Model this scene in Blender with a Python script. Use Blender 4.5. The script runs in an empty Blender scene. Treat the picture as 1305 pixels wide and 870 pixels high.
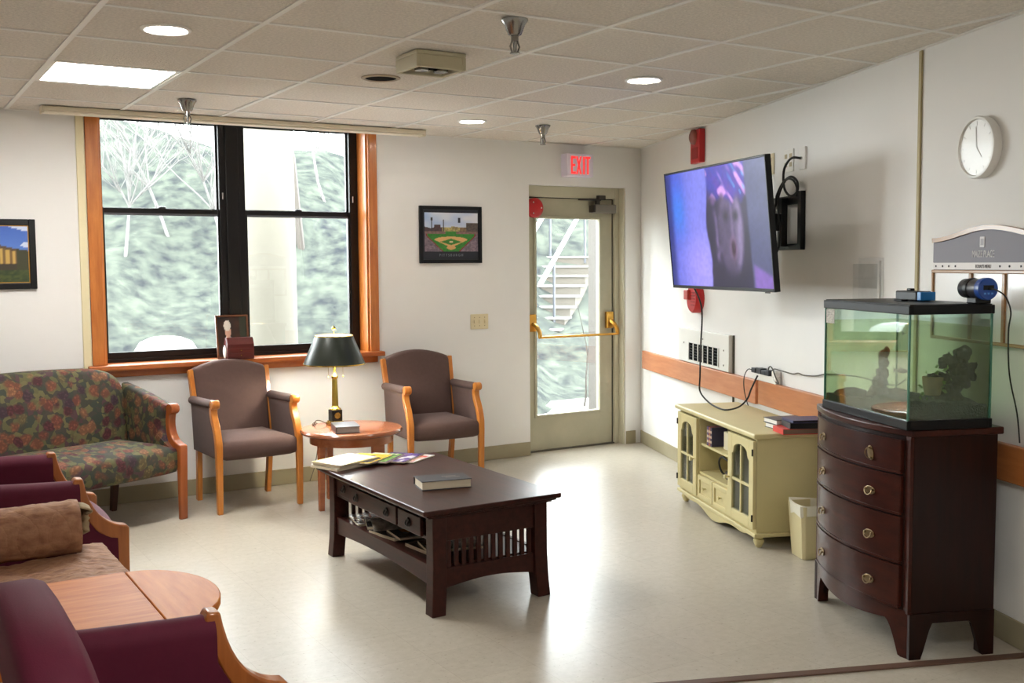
import bpy, bmesh, math, random
from mathutils import Vector, Matrix
PI = math.pi
R = math.radians
rnd = random.Random(7)

# ------------------------------------------------------------------ camera
scene = bpy.context.scene
COL = scene.collection
CAM_H, YAW, PIT, ROL, FPX = 1.5344, R(31.407), R(-4.2), R(-0.42), 1353.33
fw = Vector((math.sin(YAW)*math.cos(PIT), math.cos(YAW)*math.cos(PIT), math.sin(PIT)))
rt = Vector((math.cos(YAW), -math.sin(YAW), 0))
up = rt.cross(fw)
rt2 = rt*math.cos(ROL) + up*math.sin(ROL)
up2 = up*math.cos(ROL) - rt*math.sin(ROL)
cd = bpy.data.cameras.new('camera')
cam = bpy.data.objects.new('camera', cd)
COL.objects.link(cam)
m = Matrix((rt2, up2, -fw)).transposed().to_4x4()
m.translation = (0, 0, CAM_H)
cam.matrix_world = m
cd.sensor_fit = 'HORIZONTAL'
cd.sensor_width = 36.0
cd.lens = FPX/1305*36
cd.clip_start = 0.02
cd.clip_end = 300
scene.camera = cam

# ------------------------------------------------------------------ world, light, exposure
SKY = 6.5
LAMP = 11.5          # fluorescent and can lights
world = bpy.data.worlds.new('overcast_sky')
scene.world = world
world.use_nodes = True
bg = world.node_tree.nodes['Background']
bg.inputs['Color'].default_value = (0.93, 0.97, 1.0, 1)
bg.inputs['Strength'].default_value = SKY
scene.view_settings.view_transform = 'Standard'
scene.view_settings.look = 'None'
scene.view_settings.gamma = 1.0
scene.view_settings.use_curve_mapping = False
scene.view_settings.exposure = 2.15

def portal(name, loc, sx, sz):
    l = bpy.data.lights.new(name, 'AREA')
    l.shape = 'RECTANGLE'; l.size = sx; l.size_y = sz
    l.cycles.is_portal = True
    o = bpy.data.objects.new(name, l); COL.objects.link(o)
    o.location = loc; o.rotation_euler = (R(-90), 0, 0)      # faces into the room (-Y)
portal('window_daylight', (2.22, 7.42, 1.7), 1.9, 1.6)
portal('door_daylight', (4.95, 7.42, 1.1), 0.7, 1.7)

# ------------------------------------------------------------------ room frame
CE, YB = 2.4807, 7.122
AN = R(20.995)
CX = 5.6334
T = Vector((-math.sin(AN), -math.cos(AN), 0))      # along the right wall, towards the camera
NI = Vector((-math.cos(AN), math.sin(AN), 0))      # out of the right wall, into the room
RWROT = math.atan2(T.y, T.x)
XL, YF = -1.4, -2.6
def RW(s, o, z=0.0):
    p = Vector((CX, YB, 0)) + T*s + NI*o
    return Vector((p.x, p.y, z))
def xwall(y): return CX - (YB-y)*math.tan(AN)

# ------------------------------------------------------------------ materials
def lin(c): return c/12.92 if c <= 0.04045 else ((c+0.055)/1.055)**2.4
def S(r, g, b): return (lin(r/255), lin(g/255), lin(b/255), 1)
MATS = {}
def base_mat(name):
    mt = bpy.data.materials.new(name); mt.use_nodes = True
    nt = mt.node_tree
    return mt, nt, nt.nodes['Principled BSDF']
def mat(name, col, rough=0.5, metal=0.0, bump=0.0, bscale=60, var=0.0, vscale=6, spec=0.5, coat=0.0, sheen=0.0, stretch=(1,1,1), col2=None, coords='Object', emit=None, estr=0.0, detail=4):
    if name in MATS: return MATS[name]
    mt, nt, b = base_mat(name)
    b.inputs['Base Color'].default_value = col
    b.inputs['Roughness'].default_value = rough
    b.inputs['Metallic'].default_value = metal
    b.inputs['Specular IOR Level'].default_value = spec
    b.inputs['Coat Weight'].default_value = coat
    b.inputs['Coat Roughness'].default_value = 0.12
    b.inputs['Sheen Weight'].default_value = sheen
    if emit:
        b.inputs['Emission Color'].default_value = emit
        b.inputs['Emission Strength'].default_value = estr
    L = nt.links.new
    tc = nt.nodes.new('ShaderNodeTexCoord'); mp = nt.nodes.new('ShaderNodeMapping')
    mp.inputs['Scale'].default_value = stretch
    L(tc.outputs[coords], mp.inputs['Vector'])
    if var > 0 or col2:
        n = nt.nodes.new('ShaderNodeTexNoise'); n.inputs['Scale'].default_value = vscale; n.inputs['Detail'].default_value = detail
        n.inputs['Roughness'].default_value = 0.6
        L(mp.outputs['Vector'], n.inputs['Vector'])
        rp = nt.nodes.new('ShaderNodeValToRGB')
        c2 = col2 or tuple(min(1, c*(1+var)) for c in col[:3]) + (1,)
        c1 = col if col2 else tuple(c*(1-var) for c in col[:3]) + (1,)
        rp.color_ramp.elements[0].position = 0.33; rp.color_ramp.elements[0].color = c1
        rp.color_ramp.elements[1].position = 0.68; rp.color_ramp.elements[1].color = c2
        L(n.outputs['Fac'], rp.inputs['Fac']); L(rp.outputs['Color'], b.inputs['Base Color'])
    if bump > 0:
        n2 = nt.nodes.new('ShaderNodeTexNoise'); n2.inputs['Scale'].default_value = bscale; n2.inputs['Detail'].default_value = 3
        L(mp.outputs['Vector'], n2.inputs['Vector'])
        bp = nt.nodes.new('ShaderNodeBump'); bp.inputs['Strength'].default_value = bump; bp.inputs['Distance'].default_value = 0.01
        L(n2.outputs['Fac'], bp.inputs['Height']); L(bp.outputs['Normal'], b.inputs['Normal'])
    MATS[name] = mt
    return mt
def wood(name, c1, c2, axis='z', rough=0.35, scale=5, coat=0.25, spec=0.5):
    k = {'x': (0.12, 1, 1), 'y': (1, 0.12, 1), 'z': (1, 1, 0.12)}[axis]
    return mat(name, c1, rough, bump=0.04, bscale=120, vscale=scale*6, col2=c2, stretch=k, coat=coat, detail=6, spec=spec)
def attr_mat(name, rough=0.5, emit=0.0, spec=0.5):
    if name in MATS: return MATS[name]
    mt, nt, b = base_mat(name)
    a = nt.nodes.new('ShaderNodeAttribute'); a.attribute_name = 'print'
    nt.links.new(a.outputs['Color'], b.inputs['Base Color'])
    b.inputs['Roughness'].default_value = rough
    b.inputs['Specular IOR Level'].default_value = spec
    if emit > 0:
        b.inputs['Base Color'].default_value = (0.02, 0.02, 0.02, 1)
        for l in list(b.inputs['Base Color'].links): nt.links.remove(l)
        nt.links.new(a.outputs['Color'], b.inputs['Emission Color'])
        b.inputs['Emission Strength'].default_value = emit
    MATS[name] = mt
    return mt
def glass_mat(name, tint=(1,1,1,1), refl=0.04, rough=0.02, maxr=0.5):
    mt = bpy.data.materials.new(name); mt.use_nodes = True
    nt = mt.node_tree; nt.nodes.clear()
    out = nt.nodes.new('ShaderNodeOutputMaterial'); mx = nt.nodes.new('ShaderNodeMixShader')
    tr = nt.nodes.new('ShaderNodeBsdfTransparent'); gl = nt.nodes.new('ShaderNodeBsdfGlossy')
    fr = nt.nodes.new('ShaderNodeFresnel'); fr.inputs['IOR'].default_value = 1.45
    mn = nt.nodes.new('ShaderNodeMath'); mn.operation = 'MINIMUM'; mn.inputs[1].default_value = maxr
    tr.inputs['Color'].default_value = tint; gl.inputs['Roughness'].default_value = rough
    L = nt.links.new
    L(fr.outputs['Fac'], mn.inputs[0]); L(mn.outputs[0], mx.inputs['Fac'])
    L(tr.outputs[0], mx.inputs[1]); L(gl.outputs[0], mx.inputs[2]); L(mx.outputs[0], out.inputs['Surface'])
    MATS[name] = mt
    return mt

M_WALL = mat('painted_wall', S(236,234,230), 0.75, bump=0.05, bscale=220, var=0.015, vscale=2)
M_TILE = mat('mineral_fibre_tile', S(226,219,208), 0.95, bump=0.9, bscale=110, var=0.10, vscale=75, detail=2)
M_GRID = mat('white_steel_grid', S(236,234,228), 0.45)
M_COVE = mat('tan_vinyl_cove', S(158,148,120), 0.5, var=0.04)
M_WCASE = wood('stained_oak_casing', S(176,98,38), S(205,128,58), 'z')
M_WSILL = wood('stained_oak_sill', S(170,88,40), S(198,116,56), 'x')
M_RAIL = wood('wall_rail_maple', S(196,122,80), S(212,142,98), 'x', rough=0.4)
M_HONEY = wood('honey_maple', S(186,108,36), S(208,134,56), 'z', rough=0.3)
M_CHERRY = wood('cherry_top', S(150,82,48), S(172,102,62), 'x', rough=0.22, coat=0.5)
M_AMBER = wood('amber_oak_top', S(176,94,34), S(198,120,50), 'x', rough=0.5, coat=0.0, spec=0.15)
M_ESP = wood('dark_mission_stain', S(44,18,14), S(64,29,22), 'y', rough=0.34, coat=0.06, spec=0.2)
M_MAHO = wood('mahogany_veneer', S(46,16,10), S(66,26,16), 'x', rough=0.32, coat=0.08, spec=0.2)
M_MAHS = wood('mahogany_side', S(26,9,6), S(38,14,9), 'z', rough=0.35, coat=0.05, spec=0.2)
M_SOFAW = wood('sofa_leg_cherry', S(146,72,30), S(168,92,44), 'z', rough=0.3)
M_CREAM = mat('cream_olive_paint', S(205,193,142), 0.45, var=0.04, vscale=3)
M_CREAMIN = mat('cream_olive_inside', S(196,184,132), 0.55)
M_BLACKAL = mat('black_aluminium', S(18,15,14), 0.4, spec=0.3)
M_BLACK = mat('black_plastic', S(16,16,18), 0.4, spec=0.3)
M_RUBBER = mat('black_rubber_cable', S(26,26,26), 0.5)
M_TAUPE = mat('taupe_upholstery', S(92,71,65), 0.9, bump=0.15, bscale=300, var=0.05, vscale=40, sheen=0.05, spec=0.3)
M_BURG = mat('burgundy_upholstery', S(82,19,40), 0.75, bump=0.06, bscale=300, var=0.04, vscale=30, sheen=0.0, spec=0.25)
M_WHITE = mat('white_plastic', S(236,234,228), 0.4)
M_IVORY = mat('ivory_plastic', S(222,208,170), 0.4)
M_PAGES = mat('paper_pages', S(226,214,188), 0.8, var=0.06, vscale=200, stretch=(0.02,0.02,1))
M_CHROME = mat('polished_chrome', S(150,148,144), 0.22, metal=1)
M_BRASS = mat('satin_brass', S(196,148,70), 0.3, metal=1)
M_LBRASS = mat('lamp_brass', S(205,178,92), 0.25, metal=1)
M_DBRASS = mat('aged_brass', S(146,126,96), 0.35, metal=1)
M_RED = mat('fire_red', S(190,28,32), 0.4)
M_GREY = mat('grey_metal', S(128,122,114), 0.45, metal=0.3)
M_DOOR = mat('olive_grey_door_paint', S(176,170,146), 0.5, var=0.06, vscale=5)
M_FRAME = mat('beige_door_frame', S(196,190,166), 0.5)
M_GLASS = glass_mat('window_glass', (0.97,0.99,0.98,1))
M_TGLASS = glass_mat('tank_glass', (0.90,0.97,0.93,1), maxr=0.35)
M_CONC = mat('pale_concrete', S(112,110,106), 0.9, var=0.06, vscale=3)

# floor: waxed vinyl composition tile
def floor_mat():
    mt, nt, b = base_mat('waxed_vinyl_tile'); L = nt.links.new
    tc = nt.nodes.new('ShaderNodeTexCoord')
    n2 = nt.nodes.new('ShaderNodeTexNoise'); n2.inputs['Scale'].default_value = 26; n2.inputs['Detail'].default_value = 6; n2.inputs['Roughness'].default_value = 0.7
    n3 = nt.nodes.new('ShaderNodeTexNoise'); n3.inputs['Scale'].default_value = 60; n3.inputs['Detail'].default_value = 2
    bk = nt.nodes.new('ShaderNodeTexBrick'); bk.offset = 0.0; bk.squash = 1.0
    bk.inputs['Scale'].default_value = 1.0
    bk.inputs['Brick Width'].default_value = 0.3048; bk.inputs['Row Height'].default_value = 0.3048
    bk.inputs['Mortar Size'].default_value = 0.0012; bk.inputs['Mortar Smooth'].default_value = 0.3
    bk.inputs['Color1'].default_value = (1,1,1,1); bk.inputs['Color2'].default_value = (0.955,0.955,0.95,1); bk.inputs['Mortar'].default_value = (0.80,0.78,0.74,1)
    for n in (n2, n3, bk): L(tc.outputs['Object'], n.inputs['Vector'])
    r1 = nt.nodes.new('ShaderNodeValToRGB')
    r1.color_ramp.elements[0].position = 0.3; r1.color_ramp.elements[0].color = S(176,168,152)
    r1.color_ramp.elements[1].position = 0.72; r1.color_ramp.elements[1].color = S(190,182,168)
    L(n2.outputs['Fac'], r1.inputs['Fac'])
    r3 = nt.nodes.new('ShaderNodeValToRGB')
    r3.color_ramp.elements[0].position = 0.28; r3.color_ramp.elements[0].color = (0.62,0.58,0.5,1)
    r3.color_ramp.elements[1].position = 0.36; r3.color_ramp.elements[1].color = (1,1,1,1)
    L(n3.outputs['Fac'], r3.inputs['Fac'])
    m1 = nt.nodes.new('ShaderNodeMixRGB'); m1.blend_type = 'MULTIPLY'; m1.inputs['Fac'].default_value = 1
    m2 = nt.nodes.new('ShaderNodeMixRGB'); m2.blend_type = 'MULTIPLY'; m2.inputs['Fac'].default_value = 0.55
    L(r1.outputs['Color'], m1.inputs['Color1']); L(bk.outputs['Color'], m1.inputs['Color2'])
    L(m1.outputs['Color'], m2.inputs['Color1']); L(r3.outputs['Color'], m2.inputs['Color2'])
    L(m2.outputs['Color'], b.inputs['Base Color'])
    b.inputs['Roughness'].default_value = 0.33
    b.inputs['Specular IOR Level'].default_value = 0.2
    b.inputs['Coat Weight'].default_value = 0.06; b.inputs['Coat Roughness'].default_value = 0.14
    return mt
M_FLOOR = floor_mat()

def floral_mat():
    mt, nt, b = base_mat('floral_tapestry'); L = nt.links.new
    tc = nt.nodes.new('ShaderNodeTexCoord')
    wn = nt.nodes.new('ShaderNodeTexNoise'); wn.inputs['Scale'].default_value = 14; wn.inputs['Detail'].default_value = 2
    L(tc.outputs['Object'], wn.inputs['Vector'])
    ad = nt.nodes.new('ShaderNodeMixRGB'); ad.blend_type = 'ADD'; ad.inputs['Fac'].default_value = 0.05
    L(tc.outputs['Object'], ad.inputs['Color1']); L(wn.outputs['Color'], ad.inputs['Color2'])
    def ramp(stops, interp='CONSTANT'):
        r = nt.nodes.new('ShaderNodeValToRGB'); r.color_ramp.interpolation = interp
        e = r.color_ramp.elements
        e[0].position = stops[0][0]; e[0].color = stops[0][1]
        e[1].position = stops[1][0]; e[1].color = stops[1][1]
        for p, c in stops[2:]:
            x = e.new(p); x.color = c
        return r
    # leaves
    v1 = nt.nodes.new('ShaderNodeTexVoronoi'); v1.inputs['Scale'].default_value = 30
    L(ad.outputs['Color'], v1.inputs['Vector'])
    sp = nt.nodes.new('ShaderNodeSeparateColor'); L(v1.outputs['Color'], sp.inputs['Color'])
    leaf = ramp([(0, S(58,58,46)), (0.25, S(86,86,54)), (0.45, S(64,60,52)), (0.6, S(98,94,60)), (0.75, S(54,60,50)), (0.9, S(76,54,56))])
    L(sp.outputs['Red'], leaf.inputs['Fac'])
    # blossoms and grapes
    v2 = nt.nodes.new('ShaderNodeTexVoronoi'); v2.inputs['Scale'].default_value = 14; v2.inputs['Randomness'].default_value = 0.85
    L(ad.outputs['Color'], v2.inputs['Vector'])
    sp2 = nt.nodes.new('ShaderNodeSeparateColor'); L(v2.outputs['Color'], sp2.inputs['Color'])
    flo = ramp([(0, S(124,76,54)), (0.22, S(136,96,66)), (0.4, S(84,42,46)), (0.58, S(116,66,52)), (0.74, S(104,94,60)), (0.88, S(70,50,60))])
    L(sp2.outputs['Green'], flo.inputs['Fac'])
    petal = nt.nodes.new('ShaderNodeTexVoronoi'); petal.inputs['Scale'].default_value = 62
    L(ad.outputs['Color'], petal.inputs['Vector'])
    pr = ramp([(0.0, (1.45,1.35,1.3,1)), (0.55, (0.55,0.5,0.5,1))], 'LINEAR')
    L(petal.outputs['Distance'], pr.inputs['Fac'])
    mp = nt.nodes.new('ShaderNodeMixRGB'); mp.blend_type = 'MULTIPLY'; mp.inputs['Fac'].default_value = 0.8
    L(flo.outputs['Color'], mp.inputs['Color1']); L(pr.outputs['Color'], mp.inputs['Color2'])
    mask = ramp([(0.0, (1,1,1,1)), (0.36, (1,1,1,1)), (0.56, (0,0,0,1))], 'LINEAR')
    L(v2.outputs['Distance'], mask.inputs['Fac'])
    mx = nt.nodes.new('ShaderNodeMixRGB'); L(mask.outputs['Color'], mx.inputs['Fac'])
    L(leaf.outputs['Color'], mx.inputs['Color1']); L(mp.outputs['Color'], mx.inputs['Color2'])
    L(mx.outputs['Color'], b.inputs['Base Color'])
    b.inputs['Roughness'].default_value = 0.85
    bn = nt.nodes.new('ShaderNodeTexNoise'); bn.inputs['Scale'].default_value = 280
    L(tc.outputs['Object'], bn.inputs['Vector'])
    bp = nt.nodes.new('ShaderNodeBump'); bp.inputs['Strength'].default_value = 0.2; bp.inputs['Distance'].default_value = 0.005
    L(bn.outputs['Fac'], bp.inputs['Height']); L(bp.outputs['Normal'], b.inputs['Normal'])
    return mt
M_FLORAL = floral_mat()

def quilt_mat():
    mt, nt, b = base_mat('brown_quilted_cotton'); L = nt.links.new
    tc = nt.nodes.new('ShaderNodeTexCoord')
    b.inputs['Roughness'].default_value = 0.8
    hs = []
    for rz in (R(40), R(-40)):
        mp = nt.nodes.new('ShaderNodeMapping'); mp.inputs['Rotation'].default_value = (0, 0, rz)
        L(tc.outputs['Object'], mp.inputs['Vector'])
        w = nt.nodes.new('ShaderNodeTexWave'); w.inputs['Scale'].default_value = 4.5; w.inputs['Distortion'].default_value = 1.0; w.inputs['Detail'].default_value = 1
        L(mp.outputs['Vector'], w.inputs['Vector'])
        pw = nt.nodes.new('ShaderNodeMath'); pw.operation = 'POWER'; pw.inputs[1].default_value = 0.35
        L(w.outputs['Fac'], pw.inputs[0]); hs.append(pw)
    mn = nt.nodes.new('ShaderNodeMath'); mn.operation = 'MINIMUM'
    L(hs[0].outputs[0], mn.inputs[0]); L(hs[1].outputs[0], mn.inputs[1])
    n = nt.nodes.new('ShaderNodeTexNoise'); n.inputs['Scale'].default_value = 38; n.inputs['Detail'].default_value = 4
    mpn = nt.nodes.new('ShaderNodeMapping'); mpn.inputs['Scale'].default_value = (1.6, 0.5, 0.7)
    L(tc.outputs['Object'], mpn.inputs['Vector']); L(mpn.outputs['Vector'], n.inputs['Vector'])
    ad = nt.nodes.new('ShaderNodeMath'); ad.operation = 'MULTIPLY_ADD'; ad.inputs[1].default_value = 0.7
    sc_ = nt.nodes.new('ShaderNodeMath'); sc_.operation = 'MULTIPLY'; sc_.inputs[1].default_value = 0.3
    L(mn.outputs[0], sc_.inputs[0]); L(n.outputs['Fac'], ad.inputs[0]); L(sc_.outputs[0], ad.inputs[2])
    bp = nt.nodes.new('ShaderNodeBump'); bp.inputs['Strength'].default_value = 0.7; bp.inputs['Distance'].default_value = 0.012
    L(ad.outputs[0], bp.inputs['Height']); L(bp.outputs['Normal'], b.inputs['Normal'])
    rp = nt.nodes.new('ShaderNodeValToRGB')
    rp.color_ramp.elements[0].position = 0.3; rp.color_ramp.elements[0].color = S(126,86,62)
    rp.color_ramp.elements[1].position = 0.7; rp.color_ramp.elements[1].color = S(164,122,90)
    L(n.outputs['Fac'], rp.inputs['Fac']); L(rp.outputs['Color'], b.inputs['Base Color'])
    return mt
M_QUILT = quilt_mat()

# ------------------------------------------------------------------ mesh builder
class MB:
    def __init__(s): s.v = []; s.f = []; s.mi = []
    def add(s, vs, fs, mi=0):
        o = len(s.v); s.v += [tuple(p) for p in vs]
        for f in fs: s.f.append([i+o for i in f]); s.mi.append(mi)
        return s
    def box(s, x0, x1, y0, y1, z0, z1, mi=0):
        x0, x1 = min(x0,x1), max(x0,x1); y0, y1 = min(y0,y1), max(y0,y1); z0, z1 = min(z0,z1), max(z0,z1)
        return s.add([(x0,y0,z0),(x1,y0,z0),(x1,y1,z0),(x0,y1,z0),(x0,y0,z1),(x1,y0,z1),(x1,y1,z1),(x0,y1,z1)],
                     [(0,3,2,1),(4,5,6,7),(0,1,5,4),(1,2,6,5),(2,3,7,6),(3,0,4,7)], mi)
    def prism(s, poly, plane, a, b, mi=0):
        mk = {'xy': lambda p, d: (p[0],p[1],d), 'xz': lambda p, d: (p[0],d,p[1]), 'yz': lambda p, d: (d,p[0],p[1])}[plane]
        n = len(poly)
        vs = [mk(p, a) for p in poly] + [mk(p, b) for p in poly]
        fs = [tuple(range(n-1,-1,-1)), tuple(range(n,2*n))] + [(i,(i+1)%n,n+(i+1)%n,n+i) for i in range(n)]
        return s.add(vs, fs, mi)
    def loft(s, rings, closed=True, caps=True, mi=0):
        n = len(rings[0]); vs = [p for r in rings for p in r]; fs = []
        for k in range(len(rings)-1):
            for i in range(n if closed else n-1):
                j = (i+1) % n
                fs.append((k*n+i, k*n+j, (k+1)*n+j, (k+1)*n+i))
        if caps:
            fs.append(tuple(range(n-1,-1,-1))); fs.append(tuple((len(rings)-1)*n+i for i in range(n)))
        return s.add(vs, fs, mi)
    def sweep(s, path, sec, mi=0, scale=None, ref=None):
        P = [Vector(p) for p in path]; rings = []
        t0 = (P[1]-P[0]).normalized()
        r = Vector(ref) if ref else (Vector((0,0,1)) if abs(t0.z) < 0.9 else Vector((1,0,0)))
        u = (r - t0*r.dot(t0)).normalized(); tp = t0
        for i, p in enumerate(P):
            t = (P[min(i+1,len(P)-1)]-P[max(i-1,0)]).normalized()
            ax = tp.cross(t)
            if ax.length > 1e-7:
                u = Matrix.Rotation(tp.angle(t), 3, ax.normalized()) @ u
            u = (u - t*u.dot(t)).normalized(); w = t.cross(u); tp = t
            k = scale[i] if scale else 1
            rings.append([p + u*(a*k) + w*(b*k) for a, b in sec])
        return s.loft(rings, mi=mi)
    def tube(s, path, r, n=8, mi=0, scale=None):
        return s.sweep(path, [(r*math.cos(2*PI*i/n), r*math.sin(2*PI*i/n)) for i in range(n)], mi, scale)
    def lathe(s, prof, n=24, c=(0,0,0), mi=0, axis='z', hollow=False):
        rings = []
        if hollow: prof = list(prof)+[prof[0]]
        for r, z in prof:
            ring = []
            for i in range(n):
                a = 2*PI*i/n; x, y = r*math.cos(a), r*math.sin(a)
                p = {'z': (x,y,z), 'y': (x,z,-y), 'x': (z,x,y)}[axis]
                ring.append((c[0]+p[0], c[1]+p[1], c[2]+p[2]))
            rings.append(ring)
        return s.loft(rings, mi=mi, caps=not hollow)
    def sphere(s, c, r, nu=16, nv=10, mi=0):
        if not hasattr(r, '__len__'): r = (r,r,r)
        prof = [(max(1e-4, math.sin(PI*k/nv)), -math.cos(PI*k/nv)) for k in range(nv+1)]
        rings = [[(c[0]+r[0]*q*math.cos(2*PI*i/nu), c[1]+r[1]*q*math.sin(2*PI*i/nu), c[2]+r[2]*z) for i in range(nu)] for q, z in prof]
        return s.loft(rings, mi=mi)
    def pillow(s, poly, plane, a, b, puff_b=0.0, puff_a=0.0, edge=0.02, mi=0):
        """outline with soft, bulging faces: a is one side of the slab, b the other (b bulges by puff_b, a by puff_a)"""
        mk = {'xy': lambda p, d: (p[0],p[1],d), 'xz': lambda p, d: (p[0],d,p[1]), 'yz': lambda p, d: (d,p[0],p[1])}[plane]
        n = len(poly); cx = sum(p[0] for p in poly)/n; cy = sum(p[1] for p in poly)/n
        xs = [p[0] for p in poly]; ys = [p[1] for p in poly]
        hx = (max(xs)-min(xs))/2; hy = (max(ys)-min(ys))/2
        cx, cy = (max(xs)+min(xs))/2, (max(ys)+min(ys))/2
        sg = 1 if b > a else -1
        rings = []
        def ring(inset, d):
            kx = max(0.02, 1-inset/hx); ky = max(0.02, 1-inset/hy)
            rings.append([mk((cx+(p[0]-cx)*kx, cy+(p[1]-cy)*ky), d) for p in poly])
        h = min(hx, hy)
        def side(pf): return [(h*0.98, -pf), (h*0.6, -pf*0.8), (h*0.3, -pf*0.45), (edge, 0), (edge*0.3, edge*0.3), (0, edge)]
        for i, d in side(puff_a): ring(i, a + sg*d)
        for i, d in reversed(side(puff_b)): ring(i, b - sg*d)
        return s.loft(rings, mi=mi)
    def build(s, name, mats, parent=None, bevel=0.0, smooth=None, sub=0, seg=2):
        me = bpy.data.meshes.new(name); me.from_pydata(s.v, [], s.f)
        bm = bmesh.new(); bm.from_mesh(me); bmesh.ops.recalc_face_normals(bm, faces=bm.faces); bm.to_mesh(me); bm.free()
        if not isinstance(mats, (list, tuple)): mats = [mats]
        for mm in mats: me.materials.append(mm)
        if len(mats) > 1: me.polygons.foreach_set('material_index', s.mi)
        o = bpy.data.objects.new(name, me); COL.objects.link(o)
        if parent: o.parent = parent
        if smooth is not None:
            me.polygons.foreach_set('use_smooth', [True]*len(me.polygons)); me.set_sharp_from_angle(angle=R(smooth))
        if bevel > 0:
            md = o.modifiers.new('bevel', 'BEVEL'); md.width = bevel; md.segments = seg; md.limit_method = 'ANGLE'; md.angle_limit = R(40)
        if sub:
            md = o.modifiers.new('sub', 'SUBSURF'); md.levels = sub; md.render_levels = sub
        return o
def B(*a): return MB().box(*a)
def tag(o, label=None, cat=None, group=None, kind=None):
    if label: o['label'] = label
    if cat: o['category'] = cat
    if group: o['group'] = group
    if kind: o['kind'] = kind
    return o
def thing(name, label, cat, loc=(0,0,0), rz=0.0, group=None):
    o = bpy.data.objects.new(name, None); COL.objects.link(o)
    o.empty_display_size = 0.05
    o.location = loc; o.rotation_euler = (0,0,rz)
    return tag(o, label, cat, group)
def struct(o): o['kind'] = 'structure'; return o
def sroot(name, loc=(0,0,0), rz=0.0):
    o = bpy.data.objects.new(name, None); COL.objects.link(o); o.empty_display_size = 0.05
    o.location = loc; o.rotation_euler = (0,0,rz); return struct(o)
def copy_tree(o, parent=None):
    c = o.copy(); COL.objects.link(c); c.parent = parent
    for ch in list(o.children): copy_tree(ch, c)
    return c
def share(name, me, parent, loc=(0,0,0), rot=(0,0,0)):
    o = bpy.data.objects.new(name, me); COL.objects.link(o); o.parent = parent; o.location = loc; o.rotation_euler = rot
    return o
def painted(name, w, h, nx, ny, fn, material, parent=None, flat=False):
    """flat print: a grid in the XZ plane facing -Y (or XY facing up), colours from fn(u, v) in sRGB 0-255"""
    vs = []; fs = []; cs = []
    for j in range(ny+1):
        for i in range(nx+1):
            u, v = i/nx, j/ny
            vs.append(((u-0.5)*w, (v-0.5)*h, 0) if flat else ((u-0.5)*w, 0, v*h))
            c = fn(u, v); cs += [lin(max(0,min(255,c[0]))/255), lin(max(0,min(255,c[1]))/255), lin(max(0,min(255,c[2]))/255), 1]
    for j in range(ny):
        for i in range(nx):
            a = j*(nx+1)+i; fs.append((a, a+1, a+nx+2, a+nx+1))
    me = bpy.data.meshes.new(name); me.from_pydata(vs, [], fs)
    at = me.color_attributes.new('print', 'FLOAT_COLOR', 'POINT'); at.data.foreach_set('color', cs)
    me.materials.append(material)
    o = bpy.data.objects.new(name, me); COL.objects.link(o)
    if parent: o.parent = parent
    return o
def text(name, txt, size, material, parent, loc, align='CENTER', sx=1.0, depth=0.001):
    cu = bpy.data.curves.new(name, 'FONT'); cu.body = txt; cu.size = size; cu.align_x = align; cu.extrude = depth
    tmp = bpy.data.objects.new(name, cu); COL.objects.link(tmp)
    bpy.context.view_layer.update()
    me = bpy.data.meshes.new_from_object(tmp.evaluated_get(bpy.context.evaluated_depsgraph_get()))
    bpy.data.objects.remove(tmp); bpy.data.curves.remove(cu)
    for v in me.vertices: v.co = (v.co.x*sx, -v.co.z, v.co.y)
    me.materials.clear(); me.materials.append(material); me.name = name
    o = bpy.data.objects.new(name, me); COL.objects.link(o); o.parent = parent; o.location = loc
    return o
def arc(cx, cy, r, a0, a1, n): return [(cx+r*math.cos(R(a0+(a1-a0)*i/n)), cy+r*math.sin(R(a0+(a1-a0)*i/n))) for i in range(n+1)]
def bez(p0, p1, p2, p3, n=10):
    out = []
    for i in range(n+1):
        t = i/n; a, b, c, d = (1-t)**3, 3*t*(1-t)**2, 3*t*t*(1-t), t**3
        out.append(tuple(a*p0[k]+b*p1[k]+c*p2[k]+d*p3[k] for k in range(len(p0))))
    return out
def spline(pts, n=6):
    P = [Vector(p) for p in pts]; out = []
    for i in range(len(P)-1):
        a, b, c, d = P[max(i-1,0)], P[i], P[i+1], P[min(i+2,len(P)-1)]
        for k in range(n):
            t = k/n
            out.append(0.5*((2*b) + (c-a)*t + (2*a-5*b+4*c-d)*t*t + (3*b-a-3*c+d)*t**3))
    return out + [P[-1]]

# ================================================================== STRUCTURE
# floor (runs into the door recess)
xr = xwall(YF)
fp = [(XL,YF),(xr,YF),(CX,YB),(5.47,YB),(5.47,7.30),(4.514,7.30),(4.514,YB),(XL,YB)]
struct(MB().prism(fp, 'xy', -0.06, 0).build('floor', M_FLOOR))
# brown threshold strip across the floor
M_STRIP = mat('brown_threshold', S(92,66,52), 0.5)
o = struct(MB().box(-0.022, 0.022, -3.2, -0.02, 0, 0.007).build('trim_1', M_STRIP, bevel=0.003)); o.location = RW(5.07, 0); o.rotation_euler.z = RWROT

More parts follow.
